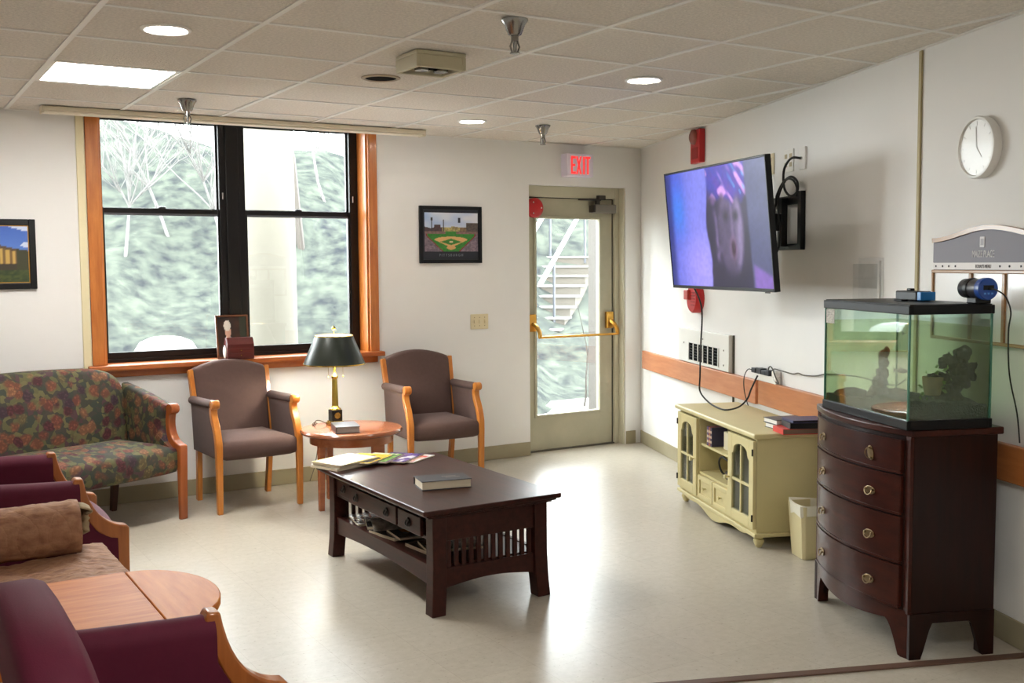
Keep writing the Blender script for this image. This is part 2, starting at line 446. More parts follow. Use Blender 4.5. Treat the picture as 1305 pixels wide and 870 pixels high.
# ceiling: slab, lay-in tiles, T-grid
GX, GY, G = 0.784, 4.1335, 0.6096
ceil = struct(MB().prism([(XL,YF),(xr,YF),(CX,YB),(XL,YB)], 'xy', CE+0.03, CE+0.10).build('ceiling', M_GRID))
def clip(poly, inside, cut):
    out = []
    for i in range(len(poly)):
        a, b = poly[i-1], poly[i]
        ia, ib = inside(a), inside(b)
        if ia != ib: out.append(cut(a, b))
        if ib: out.append(b)
    return out
def clip_half(poly, f):     # keep f(p) >= 0, f linear
    def cut(a, b):
        fa, fb = f(a), f(b); t = fa/(fa-fb); return (a[0]+(b[0]-a[0])*t, a[1]+(b[1]-a[1])*t)
    return clip(poly, lambda p: f(p) >= 0, cut)
full = B(-G/2+0.006, G/2-0.006, -G/2+0.006, G/2-0.006, 0, 0.02)
full_me = None
skip = {(0,2)}
TROFFERS = [(0,2), (0,-6)]  # second panel is unseen, added behind the camera as extra light
skip |= set(TROFFERS)
CANS_ON = [(0,0), (4,0), (4,3), (0,-3)]  # last can is out of view, added along the pattern for extra light
CAN_OFF = (2,1)
for i in range(-4, 9):
    for j in range(-12, 5):
        if (i,j) in skip: continue
        x0, y0 = GX+i*G, GY+j*G
        pol = [(x0+0.006,y0+0.006),(x0+G-0.006,y0+0.006),(x0+G-0.006,y0+G-0.006),(x0+0.006,y0+G-0.006)]
        cl = pol
        for f in (lambda p: p[0]-XL-0.003, lambda p: YB-0.003-p[1], lambda p: p[1]-YF-0.003, lambda p: xwall(p[1])-0.004-p[0]):
            if cl: cl = clip_half(cl, f)
        if len(cl) < 3: continue
        zt = CE + 0.006 + rnd.uniform(-0.0015, 0.002)
        if cl == pol and full_me:
            share('ceiling_tile', full_me, ceil, (x0+G/2, y0+G/2, zt))
        elif cl == pol:
            t = full.build('ceiling_tile', M_TILE, ceil); t.location = (x0+G/2, y0+G/2, zt); full_me = t.data
        else:
            MB().prism(cl, 'xy', zt, zt+0.02).build('ceiling_tile', M_TILE, ceil)
for i in range(-4, 9):
    x = GX+i*G
    if x < XL+0.05: continue
    ylo = YF if x < xr else max(YF, YB-(CX-x)/math.tan(AN)+0.03)
    if ylo < YB-0.1: B(x-0.012, x+0.012, ylo, YB-0.002, CE, CE+0.012).build('grid_runner', M_GRID, ceil)
for j in range(-11, 6):
    y = GY+j*G
    if y > YB-0.05 or y < YF: continue
    B(XL+0.002, xwall(y)-0.012, y-0.012, y+0.012, CE+0.001, CE+0.012).build('grid_tee', M_GRID, ceil)
# perimeter angles
B(XL, CX-0.02, YB-0.022, YB-0.001, CE, CE+0.004).build('wall_angle', M_GRID, ceil)
a = MB().box(0, 10.4, -0.022, -0.001, CE, CE+0.004).build('wall_angle', M_GRID, ceil); a.location = RW(0,0); a.rotation_euler.z = RWROT

# back wall with window and door openings
WX0, WX1, WZ0, WZ1 = 1.30, 3.14, 0.90, 2.500
DX0, DX1, DZ1 = 4.514, 5.47, 2.155
w = MB()
YT = 7.40
w.box(XL, WX0, YB, YT, 0, CE+0.1); w.box(WX0, WX1, YB, YT, 0, WZ0); w.box(WX0, WX1, YB, YT, WZ1, CE+0.1)
w.box(WX1, DX0, YB, YT, 0, CE+0.1); w.box(DX0, DX1, YB, YT, DZ1, CE+0.1); w.box(DX1, CX+0.35, YB, YT, 0, CE+0.1)
struct(w.build('wall_back', M_WALL))
o = struct(B(-0.1, 10.6, 0, 0.15, 0, CE+0.1).build('wall_right', M_WALL)); o.location = RW(0,0); o.rotation_euler.z = RWROT
struct(B(XL-0.15, XL, YF, YB, 0, CE+0.1).build('wall_left', M_WALL))
struct(B(XL-0.15, xr+0.2, YF-0.15, YF, 0, CE+0.1).build('wall_front', M_WALL))
# cove base
struct(B(XL, DX0-0.002, YB-0.010, YB-0.0005, 0, 0.11).build('baseboard_back', M_COVE, bevel=0.004))
struct(MB().box(DX1+0.002, CX-0.06, YB-0.010, YB-0.0005, 0, 0.11).build('baseboard_door', M_COVE, bevel=0.004))
o = struct(B(0.02, 10.4, -0.010, -0.0005, 0, 0.11).build('baseboard_right', M_COVE, bevel=0.004)); o.location = RW(0,0); o.rotation_euler.z = RWROT
# bumper rail boards on the right wall
o = struct(B(0.13, 2.475, -0.032, -0.001, 0.648, 0.798).build('trim_2', M_RAIL, bevel=0.006)); o.location = RW(0,0); o.rotation_euler.z = RWROT
M_RAIL2 = wood('wall_rail_oak', S(178,104,52), S(196,124,70), 'x', rough=0.4)
o = struct(B(2.515, 7.5, -0.032, -0.001, 0.655, 0.805).build('trim_3', M_RAIL2, bevel=0.006)); o.location = RW(0,0); o.rotation_euler.z = RWROT
# wall panel seams
M_SEAM = mat('olive_seam', S(176,162,120), 0.6)
M_DSEAM = mat('dark_seam', S(62,56,40), 0.6)
o = struct(B(4.205, 4.228, -0.010, -0.0005, 0.11, CE-0.004).build('trim_4', M_SEAM, bevel=0.003)); o.location = RW(0,0); o.rotation_euler.z = RWROT
o = struct(B(2.045, 2.065, -0.008, -0.0005, 0.11, 1.05).build('trim_5', M_DSEAM)); o.location = RW(0,0); o.rotation_euler.z = RWROT
# cream strip left of the window
M_CSTRIP = mat('cream_cover_strip', S(228,216,176), 0.5)
struct(B(1.172, 1.222, YB-0.016, YB-0.0005, 0.80, CE-0.004).build('trim_6', M_CSTRIP, bevel=0.004))

# ---------------- window_1
win = sroot('window_1')
B(1.225, 1.305, YB-0.022, YB-0.001, 0.905, CE-0.004).build('casing', M_WCASE, win, bevel=0.005)
B(3.135, 3.205, YB-0.022, YB-0.001, 0.905, CE-0.004).build('casing', M_WCASE, win, bevel=0.005)
B(1.300, 1.318, YB, 7.29, 0.905, 2.50).build('jamb', M_WCASE, win)
B(3.122, 3.140, YB, 7.29, 0.905, 2.50).build('jamb', M_WCASE, win)
MB().box(1.195, 3.225, YB-0.075, YB, 0.872, 0.905).box(1.30, 3.14, YB, 7.30, 0.880, 0.905).build('sill', M_WSILL, win, bevel=0.006)
B(1.255, 3.19, YB-0.022, YB-0.001, 0.825, 0.872).build('apron', M_WSILL, win, bevel=0.004)
FY0, FY1 = 7.265, 7.34
f = MB()
f.box(1.318, 1.342, FY0, FY1, 0.905, 2.50); f.box(3.058, 3.122, FY0, FY1, 0.905, 2.50)
f.box(1.342, 3.058, FY0, FY1, 0.905, 0.930); f.box(1.342, 3.058, FY0, FY1, 2.490, 2.50)
f.build('frame', M_BLACKAL, win, bevel=0.004)
MB().box(2.105, 2.284, FY0, FY1, 0.930, 2.490).box(2.150, 2.238, FY0-0.012, FY0, 0.930, 2.478).build('mullion', M_BLACKAL, win, bevel=0.004)
M_RAILGREY = mat('dull_sash_grey', S(92,92,98), 0.4, metal=0.4)
M_LATCH = mat('zinc_latch', S(170,164,158), 0.35, metal=0.8)
for x0, x1 in ((1.342, 2.105), (2.284, 3.058)):
    lo = MB()
    lo.box(x0, x0+0.014, FY0+0.005, FY0+0.032, 0.930, 1.915).box(x1-0.014, x1, FY0+0.005, FY0+0.032, 0.930, 1.915)
    lo.box(x0+0.014, x1-0.014, FY0+0.005, FY0+0.032, 0.930, 0.972).box(x0+0.014, x1-0.014, FY0+0.005, FY0+0.032, 1.882, 1.915)
    so = lo.build('lower_sash', M_BLACKAL, win, bevel=0.003)
    B(x0+0.014, x1-0.014, FY0+0.016, FY0+0.020, 0.972, 1.882).build('pane', M_GLASS, so)
    B(x0+0.014, x1-0.014, FY0+0.002, FY0+0.006, 1.868, 1.882).build('sash_rail_strip', M_RAILGREY, so)
    MB().lathe([(0.026,0),(0.026,0.010),(0.018,0.016),(0.002,0.017)], 16, ((x0+x1)/2, FY0+0.014, 1.914)).build('sash_lock', M_BLACKAL, so, smooth=40)
    hi = MB()
    hi.box(x0, x0+0.012, FY0+0.036, FY0+0.062, 1.885, 2.490).box(x1-0.012, x1, FY0+0.036, FY0+0.062, 1.885, 2.490)
    hi.box(x0+0.012, x1-0.012, FY0+0.036, FY0+0.062, 1.885, 1.920).box(x0+0.012, x1-0.012, FY0+0.036, FY0+0.062, 2.482, 2.490)
    uo = hi.build('upper_sash', M_BLACKAL, win, bevel=0.003)
    B(x0+0.012, x1-0.012, FY0+0.046, FY0+0.050, 1.920, 2.482).build('pane', M_GLASS, uo)
for x in (2.128, 3.082):
    B(x-0.004, x+0.004, FY0-0.008, FY0, 1.985, 2.03).build('sash_latch', M_LATCH, win, bevel=0.002)

# ---------------- door_1 in its recess
dr = sroot('door_1')
MB().box(4.514, 4.560, 7.195, 7.30, 0, DZ1).box(5.412, 5.47, 7.195, 7.30, 0, DZ1).box(4.560, 5.412, 7.195, 7.30, 2.065, DZ1).build('door_frame', M_FRAME, dr, bevel=0.005)
MB().box(5.452, 5.469, 7.13, 7.195, 0, DZ1-0.002).build('frame_return', M_FRAME, dr, bevel=0.004)
lf = MB()
LX0, LX1, LY0, LY1 = 4.568, 5.400, 7.222, 7.262
GX0, GX1, GZ0, GZ1 = 4.642, 5.268, 0.300, 1.895
lf.box(LX0, GX0, LY0, LY1, 0.012, 2.058).box(GX1, LX1, LY0, LY1, 0.012, 2.058).box(GX0, GX1, LY0, LY1, 0.012, GZ0).box(GX0, GX1, LY0, LY1, GZ1, 2.058)
leaf = lf.build('door_leaf', M_DOOR, dr)
st = MB()
for x0, x1, z0, z1 in ((GX0-0.022,GX0,GZ0-0.022,GZ1+0.022),(GX1,GX1+0.022,GZ0-0.022,GZ1+0.022),(GX0,GX1,GZ0-0.022,GZ0),(GX0,GX1,GZ1,GZ1+0.022)): st.box(x0,x1,LY0-0.010,LY0,z0,z1)
st.build('glazing_stop', M_DOOR, leaf, bevel=0.003)
B(GX0, GX1, 7.240, 7.246, GZ0, GZ1).build('pane', M_GLASS, leaf)
B(5.400, 5.412, 7.225, 7.25, 0, 2.065).build('weather_seal', M_BLACK, dr)
B(4.56, 5.412, 7.225, 7.25, 2.058, 2.065).build('weather_seal', M_BLACK, dr)
B(4.56, 5.412, 7.20, 7.30, 0, 0.011).build('sill_plate', mat('dark_sill', S(84,78,66), 0.5), dr)
# crossbar exit device
xb = bpy.data.objects.new('crossbar_exit_device', None); COL.objects.link(xb); xb.parent = dr
for x in (4.585, 5.360):
    B(x-0.034, x+0.034, 7.185, 7.221, 0.985, 1.125).build('bracket', M_BRASS, xb, bevel=0.006)
    MB().sweep(spline([(x,7.19,1.05),(x+0.012,7.155,1.03),(x+0.03,7.135,0.985),(x+0.034,7.13,0.935)],5), [(-0.013,-0.013),(0.013,-0.013),(0.013,0.013),(-0.013,0.013)]).build('lever_arm', M_BRASS, xb, bevel=0.003)
MB().tube([(4.61,7.13,0.94),(5.40,7.13,0.94)], 0.010, 10).build('bar', M_BRASS, xb, smooth=40)
# closer
cl = bpy.data.objects.new('door_closer', None); COL.objects.link(cl); cl.parent = dr
B(5.185, 5.395, 7.150, 7.221, 1.945, 2.015).build('closer_body', M_GREY, cl, bevel=0.004)
B(5.165, 5.185, 7.155, 7.221, 1.950, 2.010).build('closer_cap', mat('dark_bronze', S(54,48,42), 0.5), cl, bevel=0.003)
MB().box(5.03, 5.25, 7.165, 7.185, 2.045, 2.06).box(5.20, 5.235, 7.16, 7.19, 2.015, 2.06).build('closer_arm', MATS['dark_bronze'], cl, bevel=0.002)
B(5.22, 5.29, 7.155, 7.195, 2.06, 2.09).build('arm_shoe', MATS['dark_bronze'], cl, bevel=0.003)

# ================================================================== OUTSIDE
def hill_z(x, y):
    g = -0.15
    t = y - 9.0 - 0.15*math.sin(x*0.9)
    if x > 5.6: t -= min(2.5, (x-5.6)*1.1)
    z = g + max(0, t)*0.60 + 0.10*math.sin(x*1.7+y)*min(1,max(0,t)) + 0.06*math.sin(x*4.1-y*3.3)*min(1,max(0,t))
    zmax = 3.25 + 0.18*math.sin(x*0.8) + 0.1*math.sin(x*2.3+1)
    z = min(z, zmax + 0.03*(y-14))
    k = max(0, min(1, (x/y-0.03)/0.135)); k = k*k*(3-2*k)      # unseen left side of the hill lowered so open sky lights the right wall
    return g + (z-g)*k
M_HILL = mat('winter_grass', S(33,35,37), 1.0, bump=0.6, bscale=5, col2=S(62,66,59), vscale=5.0, spec=0.0, detail=12)
hm = MB(); NX, NY = 130, 70
vs = []; fs = []
for j in range(NY+1):
    for i in range(NX+1):
        x = -14 + 38*i/NX; y = 7.42 + 24*(j/NY)**1.5
        vs.append((x, y, hill_z(x,y) + (rnd.uniform(-0.03,0.03) if y > 9.2 else 0)))
for j in range(NY):
    for i in range(NX):
        a = j*(NX+1)+i; fs.append((a, a+1, a+NX+2, a+NX+1))
hm.add(vs, fs)
struct(hm.build('hillside_ground', M_HILL, smooth=60))
# concrete column outside the window
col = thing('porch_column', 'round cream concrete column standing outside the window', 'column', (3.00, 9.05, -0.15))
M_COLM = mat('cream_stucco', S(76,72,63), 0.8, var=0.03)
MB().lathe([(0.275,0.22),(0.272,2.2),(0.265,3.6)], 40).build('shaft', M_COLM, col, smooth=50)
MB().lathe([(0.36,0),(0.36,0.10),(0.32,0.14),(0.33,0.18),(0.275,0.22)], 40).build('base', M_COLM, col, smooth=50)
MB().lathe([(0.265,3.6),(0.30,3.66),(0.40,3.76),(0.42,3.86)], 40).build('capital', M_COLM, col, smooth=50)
# stairs climbing the hillside
az = R(50); sd = Vector((math.sin(az), math.cos(az), 0))
sroot_loc = Vector((8.35, 12.55, 0.28))
stair = thing('garden_stairs', 'pale concrete garden stairs climbing the hill behind the exit door', 'stairs', sroot_loc, -az)
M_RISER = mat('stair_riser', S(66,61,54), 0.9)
for k in range(9):
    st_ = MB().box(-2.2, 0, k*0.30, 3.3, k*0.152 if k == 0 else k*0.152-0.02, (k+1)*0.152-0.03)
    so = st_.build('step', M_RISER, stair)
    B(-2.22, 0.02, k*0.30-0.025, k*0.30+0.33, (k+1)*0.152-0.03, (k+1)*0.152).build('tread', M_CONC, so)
B(-2.2, 0.25, 2.7, 4.5, 1.2, 1.37).build('landing', M_CONC, stair)
for k in range(7):
    B(-2.2, 0.25, 4.2+k*0.30, 8, 1.37+k*0.16-0.01, 1.37+(k+1)*0.16).build('step', M_RISER, stair)
MB().prism([(-0.5,-0.3),(3.2,1.36),(3.2,1.0),(0.4,-0.4)], 'yz', 0.0, 0.22).build('cheek_wall', M_CONC, stair)
M_PIPE = mat('white_pipe', S(140,142,146), 0.4)
M_DPIPE = mat('grey_pipe', S(44,46,52), 0.5)
for x in (-0.16, -0.75):
    MB().tube([(x,-0.1,0.95),(x,2.7,2.35),(x,3.6,2.42)], 0.035, 8).build('handrail', M_PIPE, stair, smooth=40)
    for y in (0.6, 2.4):
        MB().tube([(x,y,0.3+y*0.5-0.25),(x,y,0.95+(y+0.1)*0.5)], 0.022, 8).build('rail_post', M_DPIPE, stair, smooth=40)
# brick pier beside the door
pier = thing('brick_pier', 'red brick pier outside, at the right edge of the door glass', 'pier', (6.41, 8.6, -0.15))
M_BRICK = mat('pale_red_brick', S(78,38,28), 0.9, var=0.12, vscale=9)
M_MORT = mat('mortar', S(62,58,54), 0.95)
B(0.01, 0.59, 0.01, 0.39, 0, 3.2).build('mortar_core', M_MORT, pier)
bme = None
for k in range(42):
    for (x, y, L_, D_) in ([(0,0,0.195,0.095),(0.205,0,0.195,0.095),(0.41,0,0.19,0.095)] if k % 2 == 0 else [(0,0,0.095,0.195),(0.105,0,0.195,0.095),(0.31,0,0.195,0.095)]):
        key = (L_, D_)
        o = MB().box(0,L_,0,D_,0,0.065).build('brick', M_BRICK, pier) if (bme is None or key not in bme) else share('brick', bme[key], pier)
        if bme is None: bme = {}
        bme.setdefault(key, o.data); o.location = (x, y-0.001, k*0.0755)
# concrete walk in front of the door
struct(MB().box(3.9, 6.9, 7.42, 9.0, -0.16, -0.13).box(4.5, 10.5, 9.75, 10.6, -0.16, -0.12).build('walkway', M_CONC))
# bare trees and shrubs
def tree(name, label, x, y, h, r0, seed, n=7, spread=0.5, colr=None, levels=3, lean=(0,0), fork=0.35):
    rg = random.Random(seed); z = hill_z(x, y) - 0.1
    rt_ = thing(name, label, 'tree' if 'tree' in name else 'shrub', (x,y,z), 0, 'bare trees and shrubs on the hillside')
    tm, bm_ = MB(), MB()
    def limb(mb, p, d, L_, r, lv):
        pts = [p]; q = Vector(p); dd = Vector(d)
        for k in range(4):
            dd = (dd + Vector((rg.uniform(-.16,.16), rg.uniform(-.16,.16), rg.uniform(-.03,.12)))).normalized()
            q = q + dd*(L_/4); pts.append(tuple(q))
        mb.tube(pts, r, 5, scale=[1,0.9,0.75,0.6,0.4])
        if lv > 0:
            for k in range(n if lv == levels else 4):
                i = rg.choice([1,2,3,4]) if lv < levels else rg.choice([2,3,4])
                a = rg.uniform(0, 2*PI); dv = (dd + Vector((math.cos(a), math.sin(a)*0.5, rg.uniform(0.0,0.5)))*spread*1.6).normalized()
                limb(bm_, pts[i], dv, L_*rg.uniform(0.45,0.75), r*0.5, lv-1)
    limb(tm, (0,0,0), (lean[0],lean[1],1), h*fork*1.6, r0, levels)
    tm.build('trunk', colr, rt_, smooth=60); bm_.build('branches', colr, rt_, smooth=60)
M_BARK = mat('grey_brown_bark', S(52,47,42), 0.9, var=0.1)
M_PALE = mat('pale_bare_wood', S(82,80,78), 0.9)
tree('bare_tree', 'slim bare tree with forked trunk beside the cream column', 4.43, 12.0, 3.4, 0.055, 3, n=5, spread=0.35, colr=M_BARK, levels=2, fork=0.42)
tree('pale_shrub', 'pale bare shrub seen at the left of the left window pane', 2.45, 12.1, 2.3, 0.020, 11, n=11, spread=0.6, colr=M_PALE, lean=(0.15,0))
tree('pale_shrub', 'pale bare shrub in the middle of the left window pane', 3.05, 12.5, 2.5, 0.021, 12, n=13, spread=0.6, colr=M_PALE, lean=(-0.3,0))
tree('pale_shrub', 'pale arching bare shrub beside the window mullion', 3.62, 12.0, 2.4, 0.020, 13, n=13, spread=0.7, colr=M_PALE, lean=(-0.35,0))
tree('pale_shrub', 'pale bare shrub at the right side of the right window pane', 5.15, 13.0, 2.5, 0.020, 14, n=12, spread=0.6, colr=M_PALE, lean=(-0.2,0))
tree('pale_shrub', 'low bare sapling growing in the lawn below the stairs', 7.05, 10.0, 1.0, 0.016, 15, n=3, spread=0.3, colr=M_BARK, levels=1, fork=0.6)
dome = thing('domed_cover', 'white domed cover outside just above the window sill', 'cover', (2.26, 9.55, hill_z(2.26,9.55)-0.05))
dz = 0.80 - dome.location.z
MB().lathe([(0.27,dz-0.04),(0.265,dz),(0.22,dz+0.07),(0.13,dz+0.11),(0.002,dz+0.125)], 28).build('dome', mat('weathered_white', S(104,104,104), 0.6), dome, smooth=60)
MB().lathe([(0.12,0),(0.10,0.05),(0.05,0.1),(0.05,dz-0.04)], 16).build('stem', M_WHITE, dome, smooth=60)

# ================================================================== CEILING FITTINGS
M_DIFF = mat('lit_diffuser', (0.9,0.9,0.9,1), 0.6, emit=(1.0,0.975,0.94,1), estr=LAMP)
M_CANLIT = mat('lit_lens', (0.9,0.9,0.9,1), 0.6, emit=(1.0,0.96,0.90,1), estr=LAMP*1.3)
def troffer(i, j, label):
    x, y = GX+(i+0.5)*G, GY+(j+0.5)*G
    t = thing('ceiling_troffer', label, 'ceiling light', (x,y,CE), 0, 'square fluorescent ceiling panels')
    h = G/2-0.013
    fr = MB()
    for a in ((-h,h,-h,-h+0.02),(-h,h,h-0.02,h),(-h,-h+0.02,-h+0.02,h-0.02),(h-0.02,h,-h+0.02,h-0.02)): fr.box(*a, 0.002, 0.022)
    fr.build('frame', M_WHITE, t)
    B(-h+0.02, h-0.02, -h+0.02, h-0.02, 0.006, 0.014).build('diffuser', M_DIFF, t)
    B(-h, h, -h, h, 0.022, 0.029).build('housing', M_WHITE, t)
TL = ['bright square ceiling light panel in front of the window', 'unseen square ceiling light panel added behind the camera']
for (i,j), lb in zip(TROFFERS, TL): troffer(i, j, lb)
M_DARKCAN = mat('dark_can_inside', S(8,7,6), 0.8, spec=0.05)
def can(i, j, label, lit=True):
    x, y = GX+(i+0.5)*G, GY+(j+0.5)*G
    t = thing('recessed_light' if lit else 'recessed_speaker', label, 'ceiling light', (x,y,CE+0.007), 0, 'round recessed ceiling lights')
    MB().lathe([(0.100,-0.002),(0.100,-0.007),(0.086,-0.011),(0.079,-0.006),(0.079,-0.002)], 32).build('trim_ring', M_WHITE if lit else mat('tan_ring', S(176,160,138), 0.5), t, smooth=50)
    MB().lathe([(0.001,-0.003),(0.079,-0.003),(0.079,-0.006),(0.001,-0.0065)], 32).build('lens' if lit else 'grille', M_CANLIT if lit else M_DARKCAN, t, smooth=50)
CL = ['round recessed light nearest the square ceiling panel', 'round recessed light in front of the television', 'small round recessed light near the baseball picture', 'unseen round recessed light added above the foreground chairs']
for (i,j), lb in zip(CANS_ON, CL): can(i, j, lb)
can(*CAN_OFF, 'dark round recessed fixture between the ceiling box and the window', False)
def sprinkler(x, y, s, label):
    t = thing('fire_sprinkler', label, 'sprinkler', (x,y,CE+0.002), 0, 'ceiling fire sprinklers')
    MB().lathe([(0.050*s,0),(0.050*s,-0.006),(0.040*s,-0.02),(0.026*s,-0.055*s),(0.020*s,-0.06*s),(0.014*s,-0.06*s)], 24).build('cup', M_CHROME, t, smooth=40)
    MB().lathe([(0.014*s,-0.058*s),(0.014*s,-0.08*s),(0.009*s,-0.082*s),(0.006*s,-0.12*s),(0.002,-0.121*s)], 12).build('nozzle', M_CHROME, t, smooth=40)
    for k in (-1,1):
        MB().tube([(k*0.012*s,0,-0.08*s),(k*0.020*s,0,-0.10*s),(k*0.012*s,0,-0.122*s)], 0.004*s, 6).build('frame_arm', M_CHROME, t, smooth=40)
    MB().lathe([(0.002,-0.122*s),(0.019*s,-0.122*s),(0.019*s,-0.126*s),(0.002,-0.127*s)], 16).build('deflector', M_CHROME, t, smooth=40)
sprinkler(2.215, 3.59, 1.05, 'chrome fire sprinkler nearest the camera, beside the ceiling box')
sprinkler(4.06, 6.22, 1.05, 'chrome fire sprinkler near the exit sign')
sprinkler(1.64, 6.25, 1.05, 'chrome fire sprinkler in front of the window')
t = thing('ceiling_box', 'beige emergency light box fixed under the ceiling tiles', 'emergency light', (2.262, 4.40, CE), 0)
M_BOXB = mat('beige_box', S(196,188,158), 0.5)
MB().box(-0.125,0.125,-0.11,0.11,-0.014,0.004).box(-0.125,-0.105,-0.11,0.11,-0.072,-0.014).box(0.105,0.125,-0.11,0.11,-0.072,-0.014).box(-0.105,0.105,-0.11,-0.09,-0.072,-0.014).box(-0.105,0.105,0.09,0.11,-0.072,-0.014).build('housing', M_BOXB, t, bevel=0.004)
B(-0.104,0.104,-0.089,0.089,-0.045,-0.03).build('dark_recess', M_DARKCAN, t)
for x in (-0.045, 0.05):
    MB().lathe([(0.032,-0.046),(0.036,-0.056),(0.034,-0.069),(0.012,-0.071),(0.001,-0.071)], 18, (x,0,0)).build('lamp_head', M_CHROME, t, smooth=50)

# valance along the ceiling in front of the window
t = thing('window_valance', 'long cream blind headrail mounted under the ceiling above the window', 'valance', (2.20, 6.86, CE))
M_VAL = mat('cream_headrail', S(214,204,178), 0.5)
B(-1.25, 1.25, -0.05, 0.05, -0.028, 0.0).build('headrail', M_VAL, t, bevel=0.006)
B(-1.24, 1.24, -0.035, 0.045, -0.040, -0.028).build('roller', mat('cream_blind', S(232,224,204), 0.7), t, bevel=0.006)
for k in (-1,1): B(k*1.25-0.006, k*1.25+0.006, -0.053, 0.053, -0.043, 0).build('end_bracket', M_VAL, t, bevel=0.003)

# ================================================================== BACK WALL THINGS
M_PRINT = attr_mat('printed_picture', 0.4)
def hsh(x, y): 
    v = math.sin(x*127.1+y*311.7)*43758.5453; return v-math.floor(v)
def vn(x, y):
    ix, iy = math.floor(x), math.floor(y); fx, fy = x-ix, y-iy
    fx, fy = fx*fx*(3-2*fx), fy*fy*(3-2*fy)
    a, b, c, d = hsh(ix,iy), hsh(ix+1,iy), hsh(ix,iy+1), hsh(ix+1,iy+1)
    return (a*(1-fx)+b*fx)*(1-fy)+(c*(1-fx)+d*fx)*fy
def mixc(a, b, t): t = max(0,min(1,t)); return tuple(a[k]*(1-t)+b[k]*t for k in range(3))
def ball_park(u, v):
    n = vn(u*40, v*40)
    sky = mixc((196,204,226), (120,160,216), (1-u)*1.3*(v-0.4)); sky = mixc(sky, (236,232,232), 0.7*vn(u*5+3, v*7))
    c = sky
    hz = 0.52
    if v < hz+0.22 and v > hz:
        top = 0.60 + 0.04*vn(u*9, 1)
        if 0.18 < u < 0.30: top = 0.69
        if u > 0.78: top = 0.70 + 0.13*(hsh(math.floor(u*24), 2))
        if 0.33 < u < 0.78: top = 0.62 + 0.035*hsh(math.floor(u*16), 5)
        if v < top:
            c = (90,66,70) if u < 0.32 else ((206,186,116) if u < 0.66 else ((150,120,86) if u < 0.78 else (104,92,84)))
            c = mixc(c, (40,36,40), 0.5*n)
    if abs(u-0.13) < 0.008 and v > 0.5 and v < 0.86 or abs(u-0.35) < 0.006 and 0.5 < v < 0.80: c = (60,62,70)
    if abs(u-0.13) < 0.016 and 0.80 < v < 0.87 or abs(u-0.35) < 0.012 and 0.77 < v < 0.82: c = (50,52,58)
    if abs(u-0.645) < 0.025 and 0.74 < v < 0.87: c = (44,44,60)
    if v <= hz:
        c = mixc((150,128,138), (96,84,96), n)
        lim = min((u-0.05)*3.2 if u < 0.5 else (0.95-u)*3.2, 9)
        fu = abs(u-0.49)
        edge = 0.44 - max(0, (0.40-v))*0.75
        if v > 0.40: edge = 0.44
        if fu < edge+0.025: c = (134,44,44)
        if fu < edge: c = mixc((44,118,40), (66,140,54), n)
        if v > 0.46 and fu > 0.1: c = mixc((150,110,110), (110,90,80), n)
        # infield diamond
        d = fu/0.31 + abs(v-0.30)/0.20 if v < 0.30 else (fu/0.31)**2 + ((v-0.30)/0.085)**2
        if d < 1: c = (216,168,106)
        d2 = fu/0.20 + abs(v-0.25)/0.085
        if d2 < 1: c = (56,126,44)
        if (fu/0.035)**2+((v-0.25)/0.025)**2 < 1: c = (220,190,150)
        if (fu/0.085)**2+((v-0.10)/0.05)**2 < 1: c = (214,164,104)
    return c
t = thing('framed_picture', 'black framed baseball park picture hanging between window and door', 'picture', (3.808, YB, 1.54))
fr = MB(); W_, H_ = 0.53, 0.428
fr.box(-W_/2, -W_/2+0.028, -0.024, -0.001, 0, H_).box(W_/2-0.028, W_/2, -0.024, -0.001, 0, H_).box(-W_/2+0.028, W_/2-0.028, -0.024, -0.001, 0, 0.028).box(-W_/2+0.028, W_/2-0.028, -0.024, -0.001, H_-0.028, H_)
fr.build('frame', M_BLACK, t, bevel=0.004)
M_NAVY = mat('navy_black_mat', S(28,30,40), 0.4)
B(-W_/2+0.028, W_/2-0.028, -0.014, -0.004, 0.028, H_-0.028).build('mat_board', M_NAVY, t)
o = painted('print', 0.455, 0.290, 110, 76, ball_park, M_PRINT, t); o.location = (0.004, -0.0150, 0.088)
text('caption', 'P I T T S B U R G H', 0.026, mat('caption_grey', S(120,124,132), 0.5), t, (0.0, -0.0145, 0.052), sx=0.95)
def town(u, v):
    c = mixc((120,160,220), (60,100,190), v)
    c = mixc(c, (240,244,250), 0.8*(vn(u*5, v*6) > 0.55))
    if v < 0.22: c = mixc((40,56,28), (80,90,40), vn(u*30, v*30))
    elif v < 0.30: c = (70,60,50)
    rf = 0.62 + 0.22*max(0, min(1, (0.78-u)*1.6)) - 0.25*max(0, u-0.78)
    if 0.22 < v < rf:
        c = (196,160,84) if (math.floor(u*26) % 2) else (120,92,54)
        if v > rf-0.05: c = (90,72,50)
        if v < 0.34: c = (60,52,40)
        if u > 0.86: c = (60,60,36)
    return c
t = thing('framed_picture', 'black framed landscape picture of a building, left of the window', 'picture', (0.645, YB, 1.40))
W_, H_ = 0.55, 0.425
fr = MB()
fr.box(-W_/2, -W_/2+0.038, -0.024, -0.001, 0, H_).box(W_/2-0.038, W_/2, -0.024, -0.001, 0, H_).box(-W_/2+0.038, W_/2-0.038, -0.024, -0.001, 0, 0.038).box(-W_/2+0.038, W_/2-0.038, -0.024, -0.001, H_-0.038, H_)
fr.build('frame', M_BLACK, t, bevel=0.004)
B(-W_/2+0.038, W_/2-0.038, -0.012, -0.004, 0.038, H_-0.038).build('gilt_liner', M_BRASS, t)
o = painted('print', 0.462, 0.338, 60, 44, town, M_PRINT, t); o.location = (0, -0.0125, 0.0435)

